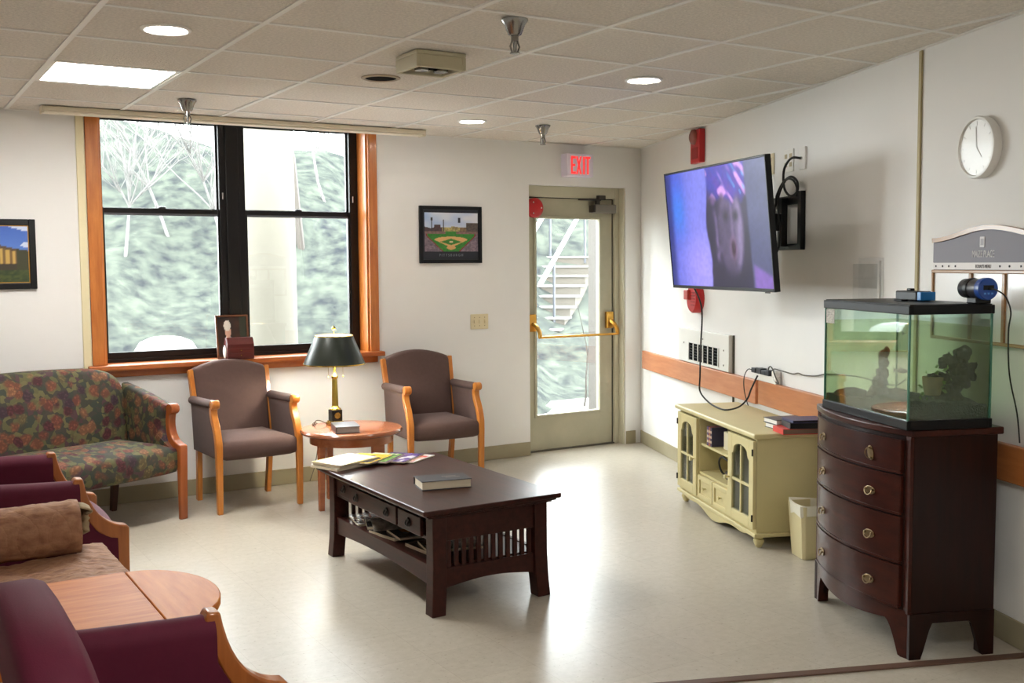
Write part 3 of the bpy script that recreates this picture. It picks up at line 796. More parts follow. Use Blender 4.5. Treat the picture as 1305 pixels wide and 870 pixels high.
t = thing('light_switch', 'ivory three gang light switch plate on the back wall', 'switch', (4.052, YB, 1.032))
B(-0.078, 0.078, -0.008, -0.0005, 0, 0.115).build('plate', M_IVORY, t, bevel=0.003)
for x in (-0.045, 0, 0.045):
    B(x-0.006, x+0.006, -0.016, -0.008, 0.045, 0.072).build('toggle', M_IVORY, t, bevel=0.002)
for x in (-0.045, 0, 0.045):
    for z in (0.026, 0.09): MB().lathe([(0.0035,0),(0.0035,-0.0015),(0.0005,-0.002)], 8, (x,-0.008,z), axis='y').build('screw', M_DBRASS, t)

t = thing('exit_sign', 'lit red exit sign on the wall above the door', 'exit sign', (4.945, YB, 2.222))
M_EXW = mat('lilac_white_sign', S(206,198,208), 0.4, emit=(0.9,0.75,0.85,1), estr=0.02)
B(-0.128, 0.128, -0.095, -0.001, 0, 0.182).build('housing', M_EXW, t, bevel=0.008)
M_EXR = mat('lit_red_letters', S(230,30,30), 0.5, emit=(1.0,0.03,0.03,1), estr=0.28)
def letter(polys, x):
    mb = MB()
    for p in polys: mb.prism([(a*0.052+x, b*0.140+0.021) for a, b in p], 'xz', -0.098, -0.094)
    mb.build('letter', M_EXR, t)
bar = lambda x0,x1,z0,z1: [(x0,z0),(x1,z0),(x1,z1),(x0,z1)]
letter([bar(0,0.28,0,1), bar(0.28,0.85,0,0.13), bar(0.28,0.75,0.44,0.56), bar(0.28,0.85,0.87,1)], -0.092)
letter([[(0,0),(0.26,0),(1,1),(0.74,1)], [(0.74,0),(1,0),(0.26,1),(0,1)]], -0.043)
letter([bar(0.2,0.48,0,1)], 0.014)
letter([bar(0.33,0.61,0,0.88), bar(0,0.94,0.88,1)], 0.046)

t = thing('door_alarm', 'round red alarm disc at the top left of the door', 'alarm', (4.60, 7.195, 1.975))
MB().lathe([(0.078,-0.001),(0.078,-0.03),(0.066,-0.042),(0.03,-0.048),(0.001,-0.048)], 28, axis='y').build('bell', M_RED, t, smooth=50)
for a in range(3): MB().sphere((0.05*math.cos(a*2.1), -0.046, 0.05*math.sin(a*2.1)), 0.006, 8, 6).build('stud', M_WHITE, t, smooth=60)

# ---------------- photo frame and little chest on the sill
def portrait(u, v):
    c = mixc((70,40,26), (30,22,16), vn(u*6, v*6))
    if u > 0.75: c = (52,56,40)
    if ((u-0.36)/0.17)**2+((v-0.18)/0.36)**2 < 1: c = (224,220,216)
    if ((u-0.36)/0.10)**2+((v-0.62)/0.15)**2 < 1: c = (222,172,146)
    if ((u-0.34)/0.12)**2+((v-0.78)/0.14)**2 < 1: c = (232,226,214)
    return c
t = thing('photo_frame', 'small wooden framed portrait photo leaning on the window sill', 'photo frame', (2.138, 7.14, 0.905), 0.0)
tl = bpy.data.objects.new('frame', None)
fr = MB()
for a in ((-0.112,-0.100,0,0.295),(0.100,0.112,0,0.295),(-0.100,0.100,0,0.012),(-0.100,0.100,0.283,0.295)): fr.box(a[0],a[1],-0.012,0.002,a[2],a[3])
o = fr.build('frame', wood('walnut_frame', S(92,52,26), S(120,72,38), 'x'), t, bevel=0.002); o.rotation_euler.x = R(-8)
o2 = painted('photograph', 0.20, 0.271, 40, 50, portrait, M_PRINT, t); o2.rotation_euler.x = R(-8); o2.location = (0,-0.001,0.012)
o3 = B(-0.100,0.100,0.001,0.004,0.012,0.283).build('backing', M_BLACK, t); o3.rotation_euler.x = R(-8)
o4 = B(-0.03,0.03,-0.004,0.0,0,0.22).build('easel_leg', M_BLACK, t); o4.location = (0,0.085,0); o4.rotation_euler.x = R(14)
t = thing('jewellery_chest', 'small dark red wooden chest in front of the portrait photo', 'box', (2.158, 7.085, 0.905), 0.0)
M_ROSE = wood('rosewood', S(74,22,20), S(104,36,30), 'x', coat=0.5)
MB().prism([(-0.045,0),(0.035,0),(0.035,0.115),(0.02,0.145),(-0.02,0.145),(-0.045,0.10)], 'yz', -0.092, 0.092).build('body', M_ROSE, t, bevel=0.004)
for z in (0.012, 0.045):
    d = B(-0.08, 0.08, -0.050, -0.045, z, z+0.028).build('drawer', M_ROSE, t, bevel=0.002)
    MB().sphere((0,-0.053,z+0.014), 0.004, 8, 6).build('knob', M_LBRASS, d, smooth=60)
MB().sphere((-0.096,0.0,0.05), (0.010,0.03,0.045), 12, 8).build('side_ornament', M_WHITE, t, smooth=60)

# ================================================================== SEATING
def taupe_chair(label, loc, rz):
    t = thing('armchair', label, 'chair', loc, rz, 'taupe armchairs under the window')
    sec = [(-0.021,-0.02),(0.021,-0.02),(0.021,0.02),(-0.021,0.02)]
    for k in (-1, 1):
        x = k*0.262
        p = [(x,-0.245,0),(x,-0.25,0.22),(x,-0.25,0.40),(x,-0.243,0.46),(x,-0.215,0.53),(x,-0.178,0.59),(x,-0.165,0.635),(x,-0.178,0.672)]
        lg = MB().sweep(spline(p,4), sec, ref=(1,0,0), scale=[0.8+0.2*min(1,i/8) for i in range(29)])
        lo = lg.build('front_leg', M_HONEY, t, bevel=0.005, smooth=40)
        MB().lathe([(0.002,-0.024),(0.026,-0.024),(0.029,-0.018),(0.029,0.018),(0.026,0.024),(0.002,0.024)], 20, (x,-0.196,0.678), axis='x').build('scroll', M_HONEY, lo, smooth=40)
        q = [(k*0.235,0.25,0),(k*0.24,0.215,0.25),(k*0.245,0.20,0.42),(k*0.250,0.235,0.60),(k*0.258,0.30,0.855)]
        MB().sweep(spline(q,5), [(-0.016,-0.022),(0.016,-0.022),(0.016,0.022),(-0.016,0.022)], ref=(1,0,0)).build('rear_leg', M_HONEY, t, bevel=0.004, smooth=40)
        # upholstered arm: padded top roll and side panel
        MB().sweep(spline([(x,-0.172,0.676),(x,-0.05,0.672),(x,0.10,0.668),(x,0.245,0.664)],4), [(0.030*math.cos(a*PI/6),0.028*math.sin(a*PI/6)) for a in range(12)], ref=(1,0,0)).build('arm_pad', M_TAUPE, t, smooth=60)
        pan = [(-0.232,0.345),(-0.230,0.45),(-0.195,0.53),(-0.158,0.60),(-0.150,0.655),(0.235,0.655),(0.215,0.50),(0.20,0.345)]
        MB().pillow(pan, 'yz', x-0.017, x+0.017, 0.004, 0.004, 0.008).build('arm_panel', M_TAUPE, t, smooth=50)
    # seat with bowed front edge
    n = 14; outl = []
    for i in range(n+1):
        u = -1+2*i/n; outl.append((u*0.246, -0.262-0.022*(1-u*u)))
    outl += [(0.235,0.0),(0.225,0.20),(-0.225,0.20),(-0.235,0.0)]
    MB().pillow(outl, 'xy', 0.330, 0.452, 0.030, 0.0, 0.035).build('seat', M_TAUPE, t, smooth=60)
    # back with crowned top, raked
    outl = [(-0.232,0.40),(0.232,0.40),(0.240,0.60),(0.246,0.835),(0.236,0.862)]
    for i in range(1, 14):
        u = 1-2*i/14; outl.append((u*0.236, 0.862+0.050*(1-u*u)))
    outl += [(-0.236,0.862),(-0.246,0.835),(-0.240,0.60)]
    mb = MB().pillow(outl, 'xz', 0.045, -0.035, 0.030, 0.006, 0.018)
    mb.v = [(x, y + 0.195 + (z-0.42)*0.245, z) for x, y, z in mb.v]
    mb.build('backrest', M_TAUPE, t, smooth=60)
    return t
c1 = taupe_chair('taupe armchair with maple frame left of the lamp table', (2.075, 6.715, 0), R(2.5))
c2 = copy_tree(c1); c2['label'] = 'taupe armchair with maple frame right of the lamp table'
c2.location = (3.405, 6.665, 0); c2.rotation_euler.z = R(-5)

def arm_front(mb, x0, x1, tz, sz, fr, ty):
    outer = bez((ty,tz),(ty-0.020,tz-0.13),(fr+0.10,sz+0.012),(fr+0.01,sz),10)
    inner = bez((fr+0.050,sz-0.052),(fr+0.13,sz-0.045),(ty+0.018,tz-0.15),(ty+0.040,tz-0.012),10)
    poly = [(fr+0.006,0.0),(fr,sz-0.01)] + outer[::-1] + [(ty+0.03,tz+0.004)] + inner[::-1] + [(fr+0.046,0.0)]
    return mb.prism(poly, 'yz', x0, x1)

def club_chair(label, loc, rz, W=0.36):
    t = thing('club_chair', label, 'chair', loc, rz, 'burgundy club chairs')
    for k in (-1, 1):
        x0, x1 = k*(W-0.035), k*(W+0.035)
        arm_front(MB(), min(x0,x1)+0.006, max(x0,x1)-0.006, 0.668, 0.455, -0.345, -0.170).build('arm_post', M_AMBERW, t, bevel=0.006, smooth=45)
        # padded arm
        rings = []
        for y, zt in ((-0.155,0.660),(-0.05,0.664),(0.10,0.672),(0.26,0.682)):
            cx = k*W
            sec = [(cx-0.042,0.30),(cx+0.042,0.30)] + [(cx+0.046*math.cos(R(a)), zt-0.046+0.046*math.sin(R(a))) for a in range(0,181,20)]
            rings.append([(p[0], y, p[1]) for p in sec])
        MB().loft(rings).build('arm', M_BURG, t, smooth=50)
        yy = -0.30
        MB().prism([(-0.31,0.30),(-0.31,0.41),(-0.22,0.44),(-0.155,0.55),(-0.15,0.64),(-0.14,0.30)], 'yz', k*W-0.028, k*W+0.028).build('arm_panel', M_BURG, t, bevel=0.004)
        MB().sweep([(k*(W-0.02),0.27,0),(k*(W-0.02),0.25,0.32)], [(-0.02,-0.02),(0.02,-0.02),(0.02,0.02),(-0.02,0.02)], ref=(1,0,0)).build('rear_leg', M_AMBERW, t, bevel=0.004)
    outl = [(-W+0.045,-0.30),(0,-0.325),(W-0.045,-0.30),(W-0.045,0.25),(-W+0.045,0.25)]
    outl = [(-W+0.045+2*(W-0.045)*i/12, -0.305-0.02*(1-(2*i/12-1)**2)) for i in range(13)] + [(W-0.045,0.25),(-W+0.045,0.25)]
    MB().pillow(outl, 'xy', 0.30, 0.45, 0.025, 0, 0.03).build('seat', M_BURG, t, smooth=60)
    outl = [(-W+0.01,0.36),(W-0.01,0.36),(W,0.60),(W-0.012,0.745)]
    for i in range(1, 18):
        u = 1-2*i/18; outl.append((u*(W-0.02), 0.745+0.135*math.sqrt(max(0,1-abs(u)**2.6))))
    outl += [(-W+0.012,0.745),(-W,0.60)]
    mb = MB().pillow(outl, 'xz', 0.055, -0.065, 0.03, 0.012, 0.03)
    mb.v = [(x, y + 0.24 + (z-0.42)*0.16, z) for x, y, z in mb.v]
    mb.build('backrest', M_BURG, t, smooth=60)
    return t
M_AMBERW = wood('amber_arm_wood', S(150,84,36), S(176,104,48), 'z', rough=0.28, coat=0.4)
ca = club_chair('burgundy club chair with wooden arm fronts nearest the floral loveseat', (0.565, 4.965, 0), R(90))
cc = copy_tree(ca); cc['label'] = 'burgundy club chair in the foreground corner beside the oval side table'
cc.location = (0.560, 2.275, 0); cc.rotation_euler.z = R(90)

# quilt-covered seat between them (burgundy settee with one arm)
t = thing('settee', 'low burgundy settee hidden under a brown quilted cover', 'settee', (0.47, 3.98, 0), R(90))
MB().pillow([(-0.245,-0.29),(0.36,-0.29),(0.36,0.26),(-0.245,0.26)], 'xy', 0.27, 0.425, 0.015, 0, 0.03).build('seat', M_BURG, t, smooth=60)
MB().loft([[(p[0],y,p[1]) for p in [(0.20,0.40),(0.30,0.40)]+[(0.25+0.05*math.cos(R(a)),0.575+0.05*math.sin(R(a))) for a in range(0,181,20)]] for y in (-0.17,0.0,0.26)]).build('arm', M_BURG, t, smooth=50)
for x in (-0.21, 0.32):
    for y in (-0.25, 0.22): B(x-0.022, x+0.022, y-0.022, y+0.022, 0, 0.275).build('leg', M_AMBERW, t, bevel=0.004)
MB().pillow([(-0.245,0.36),(0.36,0.36),(0.36,0.70),(0.30,0.82),(-0.19,0.82),(-0.245,0.70)], 'xz', 0.36, 0.24, 0.02, 0.01, 0.03).build('backrest', M_BURG, t, smooth=60)
def wr(u, v, s=1.0): return s*(0.5*vn(u*7, v*7)+0.3*vn(u*17+4, v*13)+0.2*vn(u*31, v*29+7)-0.5)
q = thing('quilted_cover', 'brown quilted cover draped over the settee seat and arm', 'quilt', (0.47, 3.98, 0), R(90))
# seat sheet
nx, ny = 44, 34; vs = []; fs = []
for j in range(ny+1):
    for i in range(nx+1):
        u, v = i/nx, j/ny
        x = -0.255+0.595*u; y = -0.315+0.56*v
        z = 0.462 + 0.022*wr(u*3, v*3) - 0.006*math.cos(v*9)
        e = min(v/0.10, 1); z -= 0.09*(1-e)**2; y -= 0.02*math.sin(e*PI/2)*(1 if v < 0.1 else 0)
        e2 = min(u/0.06, 1); z -= 0.07*(1-e2)**2
        vs.append((x, y, z))
for j in range(ny):
    for i in range(nx):
        a = j*(nx+1)+i; fs.append((a,a+1,a+nx+2,a+nx+1))
so = MB().add(vs, fs).build('seat_cover', M_QUILT, q, smooth=70)
md = so.modifiers.new('solid', 'SOLIDIFY'); md.thickness = 0.012; md.offset = -1
# roll over the arm
rings = []
NA = 26
for j in range(31):
    v = j/30; y = -0.185+0.45*v
    ring = []
    for i in range(NA):
        a = R(-58 + 296*i/(NA-1))
        rr = 0.095*(1+0.06*wr(i/NA*2, v*3, 2.0)) 
        ring.append((0.245+rr*1.02*math.cos(a), y, 0.556+rr*1.08*math.sin(a)))
    rings.append(ring)
ro = MB().loft(rings, closed=False, caps=False).build('arm_cover', M_QUILT, q, smooth=70)
md = ro.modifiers.new('solid', 'SOLIDIFY'); md.thickness = 0.012; md.offset = -1
# turned-back lining at the open end
M_LIN = mat('olive_tan_lining', S(150,132,100), 0.85, bump=0.3, bscale=40)
rings = []
for j in range(7):
    v = j/6; y = -0.182-0.055*math.sin(v*PI*0.8)
    rings.append([(0.270+(0.088-0.03*v)*math.cos(R(a))*(1+0.10*wr(a/90, v*2, 2)), y+0.012*wr(a/60+3, v, 2), 0.555+(0.092-0.045*v)*math.sin(R(a))) for a in range(-40,125,8)])
ln = MB().loft(rings, closed=False, caps=False).build('lining', M_LIN, q, smooth=70)
md = ln.modifiers.new('solid', 'SOLIDIFY'); md.thickness = 0.006

# ---------------- floral loveseat
t = thing('loveseat', 'floral tapestry loveseat with curved wooden arms in the corner by the window', 'loveseat', (0.880, 6.540, 0), R(20))
HW = 0.66
for k in (-1, 1):
    lo = arm_front(MB(), k*HW-0.024, k*HW+0.024, 0.672, 0.455, -0.345, -0.215)
    mb = MB()
    sz, fr_, ty, tz = 0.455, -0.335, -0.235, 0.675
    outer = bez((ty,tz-0.02),(ty+0.045,tz-0.13),(fr_+0.09,sz+0.012),(fr_+0.005,sz),10)
    inner = bez((fr_+0.045,sz-0.058),(fr_+0.13,sz-0.03),(ty+0.075,tz-0.15),(ty+0.040,tz-0.010),10)
    poly = [(fr_+0.018,0.0),(fr_,sz-0.01)] + outer[::-1] + [(ty+0.02,tz+0.012)] + inner[::-1] + [(fr_+0.042,0.0)]
    po = mb.prism(poly, 'yz', k*HW-0.026, k*HW+0.026).build('arm_post', M_SOFAW, t, bevel=0.006, smooth=45)
    MB().lathe([(0.002,-0.028),(0.030,-0.028),(0.033,-0.022),(0.033,0.022),(0.030,0.028),(0.002,0.028)], 20, (k*HW,ty+0.005,tz-0.005), axis='x').build('scroll', M_SOFAW, po, smooth=40)
    # arm
    pl = [(-0.29,0.33),(-0.29,0.415),(-0.21,0.47),(-0.165,0.55),(-0.185,0.64),(-0.20,0.672)] + bez((-0.20,0.690),(-0.05,0.735),(0.12,0.775),(0.27,0.80),6) + [(0.28,0.33)]
    mb = MB().pillow(pl, 'yz', k*(HW-0.045), k*(HW+0.028), 0.012, 0.015, 0.022)
    mb.build('arm', M_FLORAL, t, smooth=55)
    MB().sweep([(k*0.52,0.24,0),(k*0.54,0.22,0.33)], [(-0.024,-0.024),(0.024,-0.024),(0.024,0.024),(-0.024,0.024)], ref=(1,0,0), scale=[0.7,1]).build('rear_leg', mat('dark_rear_leg', S(70,34,18), 0.4), t, bevel=0.004)
outl = [(-HW+0.02+2*(HW-0.02)*i/20, -0.300-0.055*(1-abs(2*i/20-1)**2.2)) for i in range(21)] + [(HW-0.05,0.0),(HW-0.06,0.22),(-HW+0.06,0.22),(-HW+0.05,0.0)]
MB().pillow(outl, 'xy', 0.285, 0.445, 0.045, 0, 0.035).build('seat', M_FLORAL, t, smooth=60)
outl = [(-0.60,0.33),(0.60,0.33),(0.61,0.70)] + bez((0.61,0.76),(0.595,0.86),(0.50,0.895),(0.40,0.905),8)
outl += [(0.40-0.8*i/12, 0.905+0.012*math.sin(PI*i/12)) for i in range(1,12)] + bez((-0.40,0.905),(-0.50,0.895),(-0.595,0.86),(-0.61,0.76),8) + [(-0.61,0.70)]
mb = MB().pillow(outl, 'xz', 0.07, -0.07, 0.035, 0.01, 0.035)
mb.v = [(x, y + 0.22 + (z-0.42)*0.16, z) for x, y, z in mb.v]
mb.build('backrest', M_FLORAL, t, smooth=60)

# ================================================================== TABLES
# oval drop-end side table in the foreground
t = thing('side_table', 'amber oak side table with rounded leaf end in the foreground', 'table', (0.0, 0.0, 0))
ZT = 0.50; Y0, Y1 = 3.10, 3.715
B(-0.02, 0.7155, Y0, Y1, ZT-0.028, ZT).build('top', M_AMBER, t, bevel=0.003)
lf_ = [(0.7185,Y0),(0.7185,Y1)] + [(0.7185+0.222*math.sin(R(a)), (Y0+Y1)/2+ (Y1-Y0)/2*math.cos(R(a))*1.0) for a in range(9,175,9)]
MB().prism(lf_, 'xy', ZT-0.028, ZT-0.001).build('leaf', wood('amber_leaf', S(182,100,40), S(202,126,56), 'y', rough=0.5, coat=0.0, spec=0.15), t, bevel=0.004, seg=2, smooth=35)
MB().box(0.03,0.66,Y0+0.05,Y0+0.07,ZT-0.10,ZT-0.028).box(0.03,0.66,Y1-0.07,Y1-0.05,ZT-0.10,ZT-0.028).box(0.03,0.05,Y0+0.07,Y1-0.07,ZT-0.10,ZT-0.028).box(0.64,0.66,Y0+0.07,Y1-0.07,ZT-0.10,ZT-0.028).build('apron', M_AMBER, t, bevel=0.003)
for x in (0.05, 0.64):
    for y in (Y0+0.07, Y1-0.07): MB().lathe([(0.016,0),(0.024,0.3),(0.024,ZT-0.03)], 12, (x,y,0)).build('leg', M_AMBERW, t, smooth=40)

# round lamp table
t = thing('lamp_table', 'round cherry lamp table between the two taupe chairs', 'table', (2.625, 6.275, 0))
MB().lathe([(0.001,0.466),(0.305,0.466),(0.320,0.474),(0.325,0.486),(0.318,0.497),(0.305,0.500),(0.001,0.500)], 56).build('top', M_CHERRY, t, smooth=35)
MB().lathe([(0.255,0.41),(0.265,0.41),(0.265,0.466),(0.255,0.466)], 40, hollow=True).build('apron', M_CHERRY, t, smooth=35)
for a in (-75, 15, 105, 195):
    x, y = 0.235*math.cos(R(a)), 0.235*math.sin(R(a))
    MB().sweep([(x*1.04,y*1.04,0),(x,y,0.466)], [(-0.022,-0.022),(0.022,-0.022),(0.022,0.022),(-0.022,0.022)], scale=[0.75,1]).build('leg', M_CHERRY, t, bevel=0.004)

# lamp
lx, ly, lz = 2.580, 6.430, 0.500
t = thing('table_lamp', 'lit brass column lamp with dark green metal shade', 'lamp', (lx, ly, lz))
MB().box(-0.048,0.048,-0.048,0.048,0,0.018).box(-0.041,0.041,-0.041,0.041,0.018,0.028).build('base', M_LBRASS, t, bevel=0.003)
B(-0.035,0.035,-0.035,0.035,0.028,0.100).build('plinth', mat('black_lacquer', S(24,28,22), 0.2), t, bevel=0.003)
MB().lathe([(0.002,-0.002),(0.020,-0.002),(0.020,0.0),(0.002,0.0)], 20, (0,-0.036,0.064), axis='y').build('medallion', M_LBRASS, t)
MB().lathe([(0.038,0.100),(0.036,0.108),(0.026,0.114),(0.022,0.124)], 24).build('collar', M_LBRASS, t, smooth=40)
mb = MB(); rings = []
for z, r_ in ((0.122,0.021),(0.30,0.0165)):
    rings.append([((r_*(1 if i % 2 else 0.86))*math.cos(2*PI*i/24), (r_*(1 if i % 2 else 0.86))*math.sin(2*PI*i/24), z) for i in range(24)])
mb.loft(rings); mb.build('column', mat('olive_brass', S(150,132,62), 0.35, metal=0.9), t)
MB().lathe([(0.017,0.30),(0.021,0.305),(0.021,0.318),(0.012,0.326),(0.008,0.345),(0.008,0.40),(0.018,0.405),(0.018,0.43)], 20).build('neck', M_LBRASS, t, smooth=40)
def shade_mat():
    mt, nt, b = base_mat('dark_green_shade'); 
    b.inputs['Base Color'].default_value = S(44,50,42); b.inputs['Roughness'].default_value = 0.35; b.inputs['Metallic'].default_value = 0.2
    return mt
SH0, SH1 = 0.397, 0.578
sh = MB().lathe([(0.197,SH0),(0.1975,SH0+0.003),(0.122,SH1),(0.120,SH1),(0.1945,SH0+0.003)], 48, hollow=True)
sh.build('shade', shade_mat(), t, smooth=40)
MB().lathe([(0.1935,SH0+0.005),(0.1185,SH1-0.001),(0.1175,SH1-0.001),(0.1925,SH0+0.005)], 48, hollow=True).build('shade_lining', mat('white_lining', S(240,232,200), 0.6), t, smooth=40)
MB().lathe([(0.194,SH0-0.004),(0.200,SH0-0.004),(0.200,SH0+0.004),(0.1945,SH0+0.004)], 48, hollow=True).build('rim', M_LBRASS, t, smooth=40)
MB().lathe([(0.118,SH1-0.003),(0.124,SH1-0.003),(0.124,SH1+0.004),(0.118,SH1+0.004)], 48, hollow=True).build('rim', M_LBRASS, t, smooth=40)
MB().tube([(0,0,0.42),(0,0,0.615)], 0.003, 6).build('stem', M_LBRASS, t)
MB().lathe([(0.003,0.61),(0.012,0.618),(0.013,0.63),(0.006,0.638),(0.001,0.645)], 16).build('finial', M_LBRASS, t, smooth=50)
M_BULB = mat('lit_bulb', (1,1,1,1), 0.5, emit=(1.0,0.97,0.90,1), estr=12)
for k in (-1, 1):
    MB().sphere((k*0.06,0,0.455), (0.026,0.026,0.034), 14, 10).build('bulb', M_BULB, t, smooth=60)
    MB().tube([(k*0.012,0,0.418),(k*0.04,0,0.425),(k*0.06,0,0.42),(k*0.06,0,0.43)], 0.007, 8).build('socket_arm', M_LBRASS, t, smooth=40)
    ch = MB().tube([(k*0.05,-0.02,0.42),(k*0.05,-0.02,0.318)], 0.0012, 5).build('pull_chain', M_LBRASS, t)
    MB().sphere((k*0.05,-0.02,0.314), 0.005, 8, 6).build('pull_bead', M_LBRASS, ch, smooth=60)
MB().tube([(-0.09,0,SH1-0.02),(0,0,SH1-0.005),(0.09,0,SH1-0.02)], 0.002, 6).build('spider', M_LBRASS, t)
ld = bpy.data.lights.new('table_lamp_glow', 'POINT'); ld.energy = 4.5; ld.color = (0.96,0.98,1.0); ld.shadow_soft_size = 0.03
lo = bpy.data.objects.new('table_lamp_glow', ld); COL.objects.link(lo); lo.parent = t; lo.location = (0,-0.03,0.44)
MB().tube(spline([(-0.045,0.03,0.006),(-0.09,0.04,0.03),(-0.115,0.05,0.028),(-0.125,0.06,0.004),(-0.13,0.075,0.004),(-0.09,0.13,0.004),(-0.03,0.21,-0.05),(0,0.37,-0.3),(0.05,0.62,-0.48)],6), 0.003, 6).build('cord', mat('brown_cord', S(70,58,40), 0.6), t)

# ---------------- mission coffee table
CTX, CTY = 2.355, 4.64
t = thing('coffee_table', 'dark mission style coffee table with drawers and slatted ends', 'table', (CTX, CTY, 0))
TZ = 0.48
MB().prism([(-0.355,-0.63),(-0.345,-0.64),(0.345,-0.64),(0.355,-0.63),(0.355,0.63),(0.345,0.64),(-0.345,0.64),(-0.355,0.63)], 'xy', TZ-0.022, TZ).build('top', M_ESP, t, bevel=0.006, seg=3)
MB().box(-0.335,0.335,-0.62,0.62,TZ-0.034,TZ-0.022).box(-0.32,0.32,-0.605,0.605,TZ-0.044,TZ-0.034).build('top_moulding', M_ESP, t, bevel=0.004)
for kx in (-1,1):
    for ky in (-1,1):
        x, y = kx*0.262, ky*0.565
        rings = []
        for z, sx, sy, hx in ((0,0.012,0.008,0.034),(0.10,0.004,0.003,0.034),(0.22,0,0,0.034),(TZ-0.044,0,0,0.034)):
            cx, cy = x+kx*sx, y+ky*sy
            rings.append([(cx-hx,cy-hx,z),(cx+hx,cy-hx,z),(cx+hx,cy+hx,z),(cx-hx,cy+hx,z)])
        MB().loft(rings).build('leg', M_ESP, t, bevel=0.004)
# end panels: upper apron, arched lower rail, slats
for ky in (-1,1):
    y = ky*0.575
    B(-0.228,0.228,y-0.011,y+0.011,0.325,TZ-0.044).build('end_apron', M_ESP, t, bevel=0.002)
    arch = [(-0.228,0.205),(-0.228,0.115)] + [(-0.228+0.456*i/14, 0.115+0.022*math.sin(PI*i/14)) for i in range(1,14)] + [(0.228,0.115),(0.228,0.205)]
    MB().prism(arch, 'xz', y-0.011, y+0.011).build('end_rail', M_ESP, t, bevel=0.002)
    for i in range(12):
        x = -0.209 + 0.418*i/11
        B(x-0.010,x+0.010,y-0.006,y+0.006,0.205,0.325).build('slat', M_ESP, t)
# long sides
for kx in (-1,1):
    x = kx*0.272
    arch = [(-0.532,0.215),(-0.532,0.125)] + [(-0.532+1.064*i/16, 0.125+0.020*math.sin(PI*i/16)) for i in range(1,16)] + [(0.532,0.125),(0.532,0.215)]
    MB().prism(arch, 'yz', x-0.012, x+0.012).build('side_rail', M_ESP, t, bevel=0.002)
    B(x-0.010,x+0.010,-0.532,0.532,0.325,0.340).build('drawer_rail', M_ESP, t, bevel=0.002)
B(0.262,0.282,-0.532,0.532,0.340,TZ-0.044).build('back_apron', M_ESP, t, bevel=0.002)
B(-0.26,0.26,-0.562,0.562,0.195,0.211).build('shelf', M_ESP, t)
B(-0.22,0.26,-0.532,0.532,0.33,0.338).build('drawer_floor', M_ESP, t)
M_IRON = mat('dark_iron_pull', S(40,34,32), 0.45, metal=0.6)
for y0, y1, out in ((0.315,0.532,0.010),(-0.255,0.300,0.036),(-0.505,-0.272,0.036)):
    xf = -0.274-out
    d = B(xf,xf+0.018,y0,y1,0.338,0.424).build('drawer', M_ESP, t, bevel=0.004)
    for ya in (y0+0.012, y1-0.022): B(xf+0.018,-0.10,ya,ya+0.010,0.345,0.405).build('drawer_side', M_ESP, d)
    ys = [(y0+y1)/2] if y1-y0 < 0.3 else [y0+0.10, y1-0.10]
    for y in ys:
        MB().lathe([(0.001,-0.006),(0.019,-0.006),(0.022,0.0),(0.001,0.0)], 18, (xf,y,0.381), axis='x').build('backplate', M_IRON, d, smooth=40)
        MB().tube([(xf-0.006,y+0.013,0.388)]+[(xf-0.012,y+0.013*math.cos(R(a)),0.382-0.016*math.sin(R(a))) for a in range(20,170,25)]+[(xf-0.006,y-0.013,0.388)], 0.0032, 6).build('ring_pull', M_IRON, d, smooth=40)

def book(name, label, cat, loc, rz, w, d, h, ccol, pcol=None, spine=(-1,0), group=None, rough=0.4):
    """closed book lying flat; w along x, d along y; spine on the given side"""
    t = thing(name, label, cat, loc, rz, group)
    cm = mat('cover_%d_%d_%d' % ccol, S(*ccol), rough)
    k = 0.003
    mb = MB().box(-w/2,w/2,-d/2,d/2,0,k).box(-w/2,w/2,-d/2,d/2,h-k,h)
    if spine[0]: mb.box(spine[0]*w/2, spine[0]*(w/2-k), -d/2, d/2, k, h-k)
    else: mb.box(-w/2,w/2, spine[1]*d/2, spine[1]*(d/2-k), k, h-k)
    mb.build('cover', cm, t, bevel=0.0012)
    e = 0.005
    MB().box(-w/2+e,w/2-e,-d/2+e,d/2-e,k,h-k).build('pages', pcol or M_PAGES, t)
    return t
bk1 = book('book', 'thick dark hardback lying in the middle of the coffee table', 'book', (2.318, 4.440, TZ+0.0005), R(-12), 0.245, 0.155, 0.042, (38,40,50), spine=(0,1))
for x0, y0 in ((0.0, 0.012), (0.012, -0.014)): B(x0, x0+0.07, y0, y0+0.012, 0.0421, 0.0424).build('title_mark', M_GREY, bk1)
bk2 = book('book', 'dark blue book lying beside the lamp base', 'book', (2.540, 6.165, 0.5005), R(-14), 0.150, 0.225, 0.040, (34,38,56), mat('grey_pages', S(170,160,150), 0.8), spine=(-1,0))

def cover_fn(seed, base, accents):
    def fn(u, v):
        c = base
        n = vn(u*3+seed, v*4+seed*2)
        if n > 0.5: c = accents[0]
        if vn(u*6+seed*3, v*5) > 0.68: c = accents[1]
        if v > 0.80: c = accents[2] if vn(u*14+seed, 1) > 0.4 else base
        if u < 0.04 or u > 0.96 or v < 0.03: c = accents[3]
        return c
    return fn
def magazine(label, loc, rz, w, d, h, base, acc, seed, group='magazines on the coffee table', name='magazine', tilt=0.0):
    t = thing(name, label, 'magazine', loc, rz, group)
    MB().box(-w/2,w/2,-d/2,d/2,0,h).build('pages', M_PAGES, t, bevel=0.0008)
    o = painted('cover', w, d, 26, 34, cover_fn(seed, base, acc), attr_mat('glossy_cover', 0.25), t, flat=True); o.location.z = h+0.0006
    t.rotation_euler.x = tilt
    return t
z0 = TZ+0.0005
magazine('white and pale blue magazine with yellow edge at the table corner', (2.130,5.180,z0+0.026), R(-66), 0.21, 0.285, 0.007, (236,238,240), [(206,216,236),(226,228,214),(244,244,240),(236,206,60)], 1)
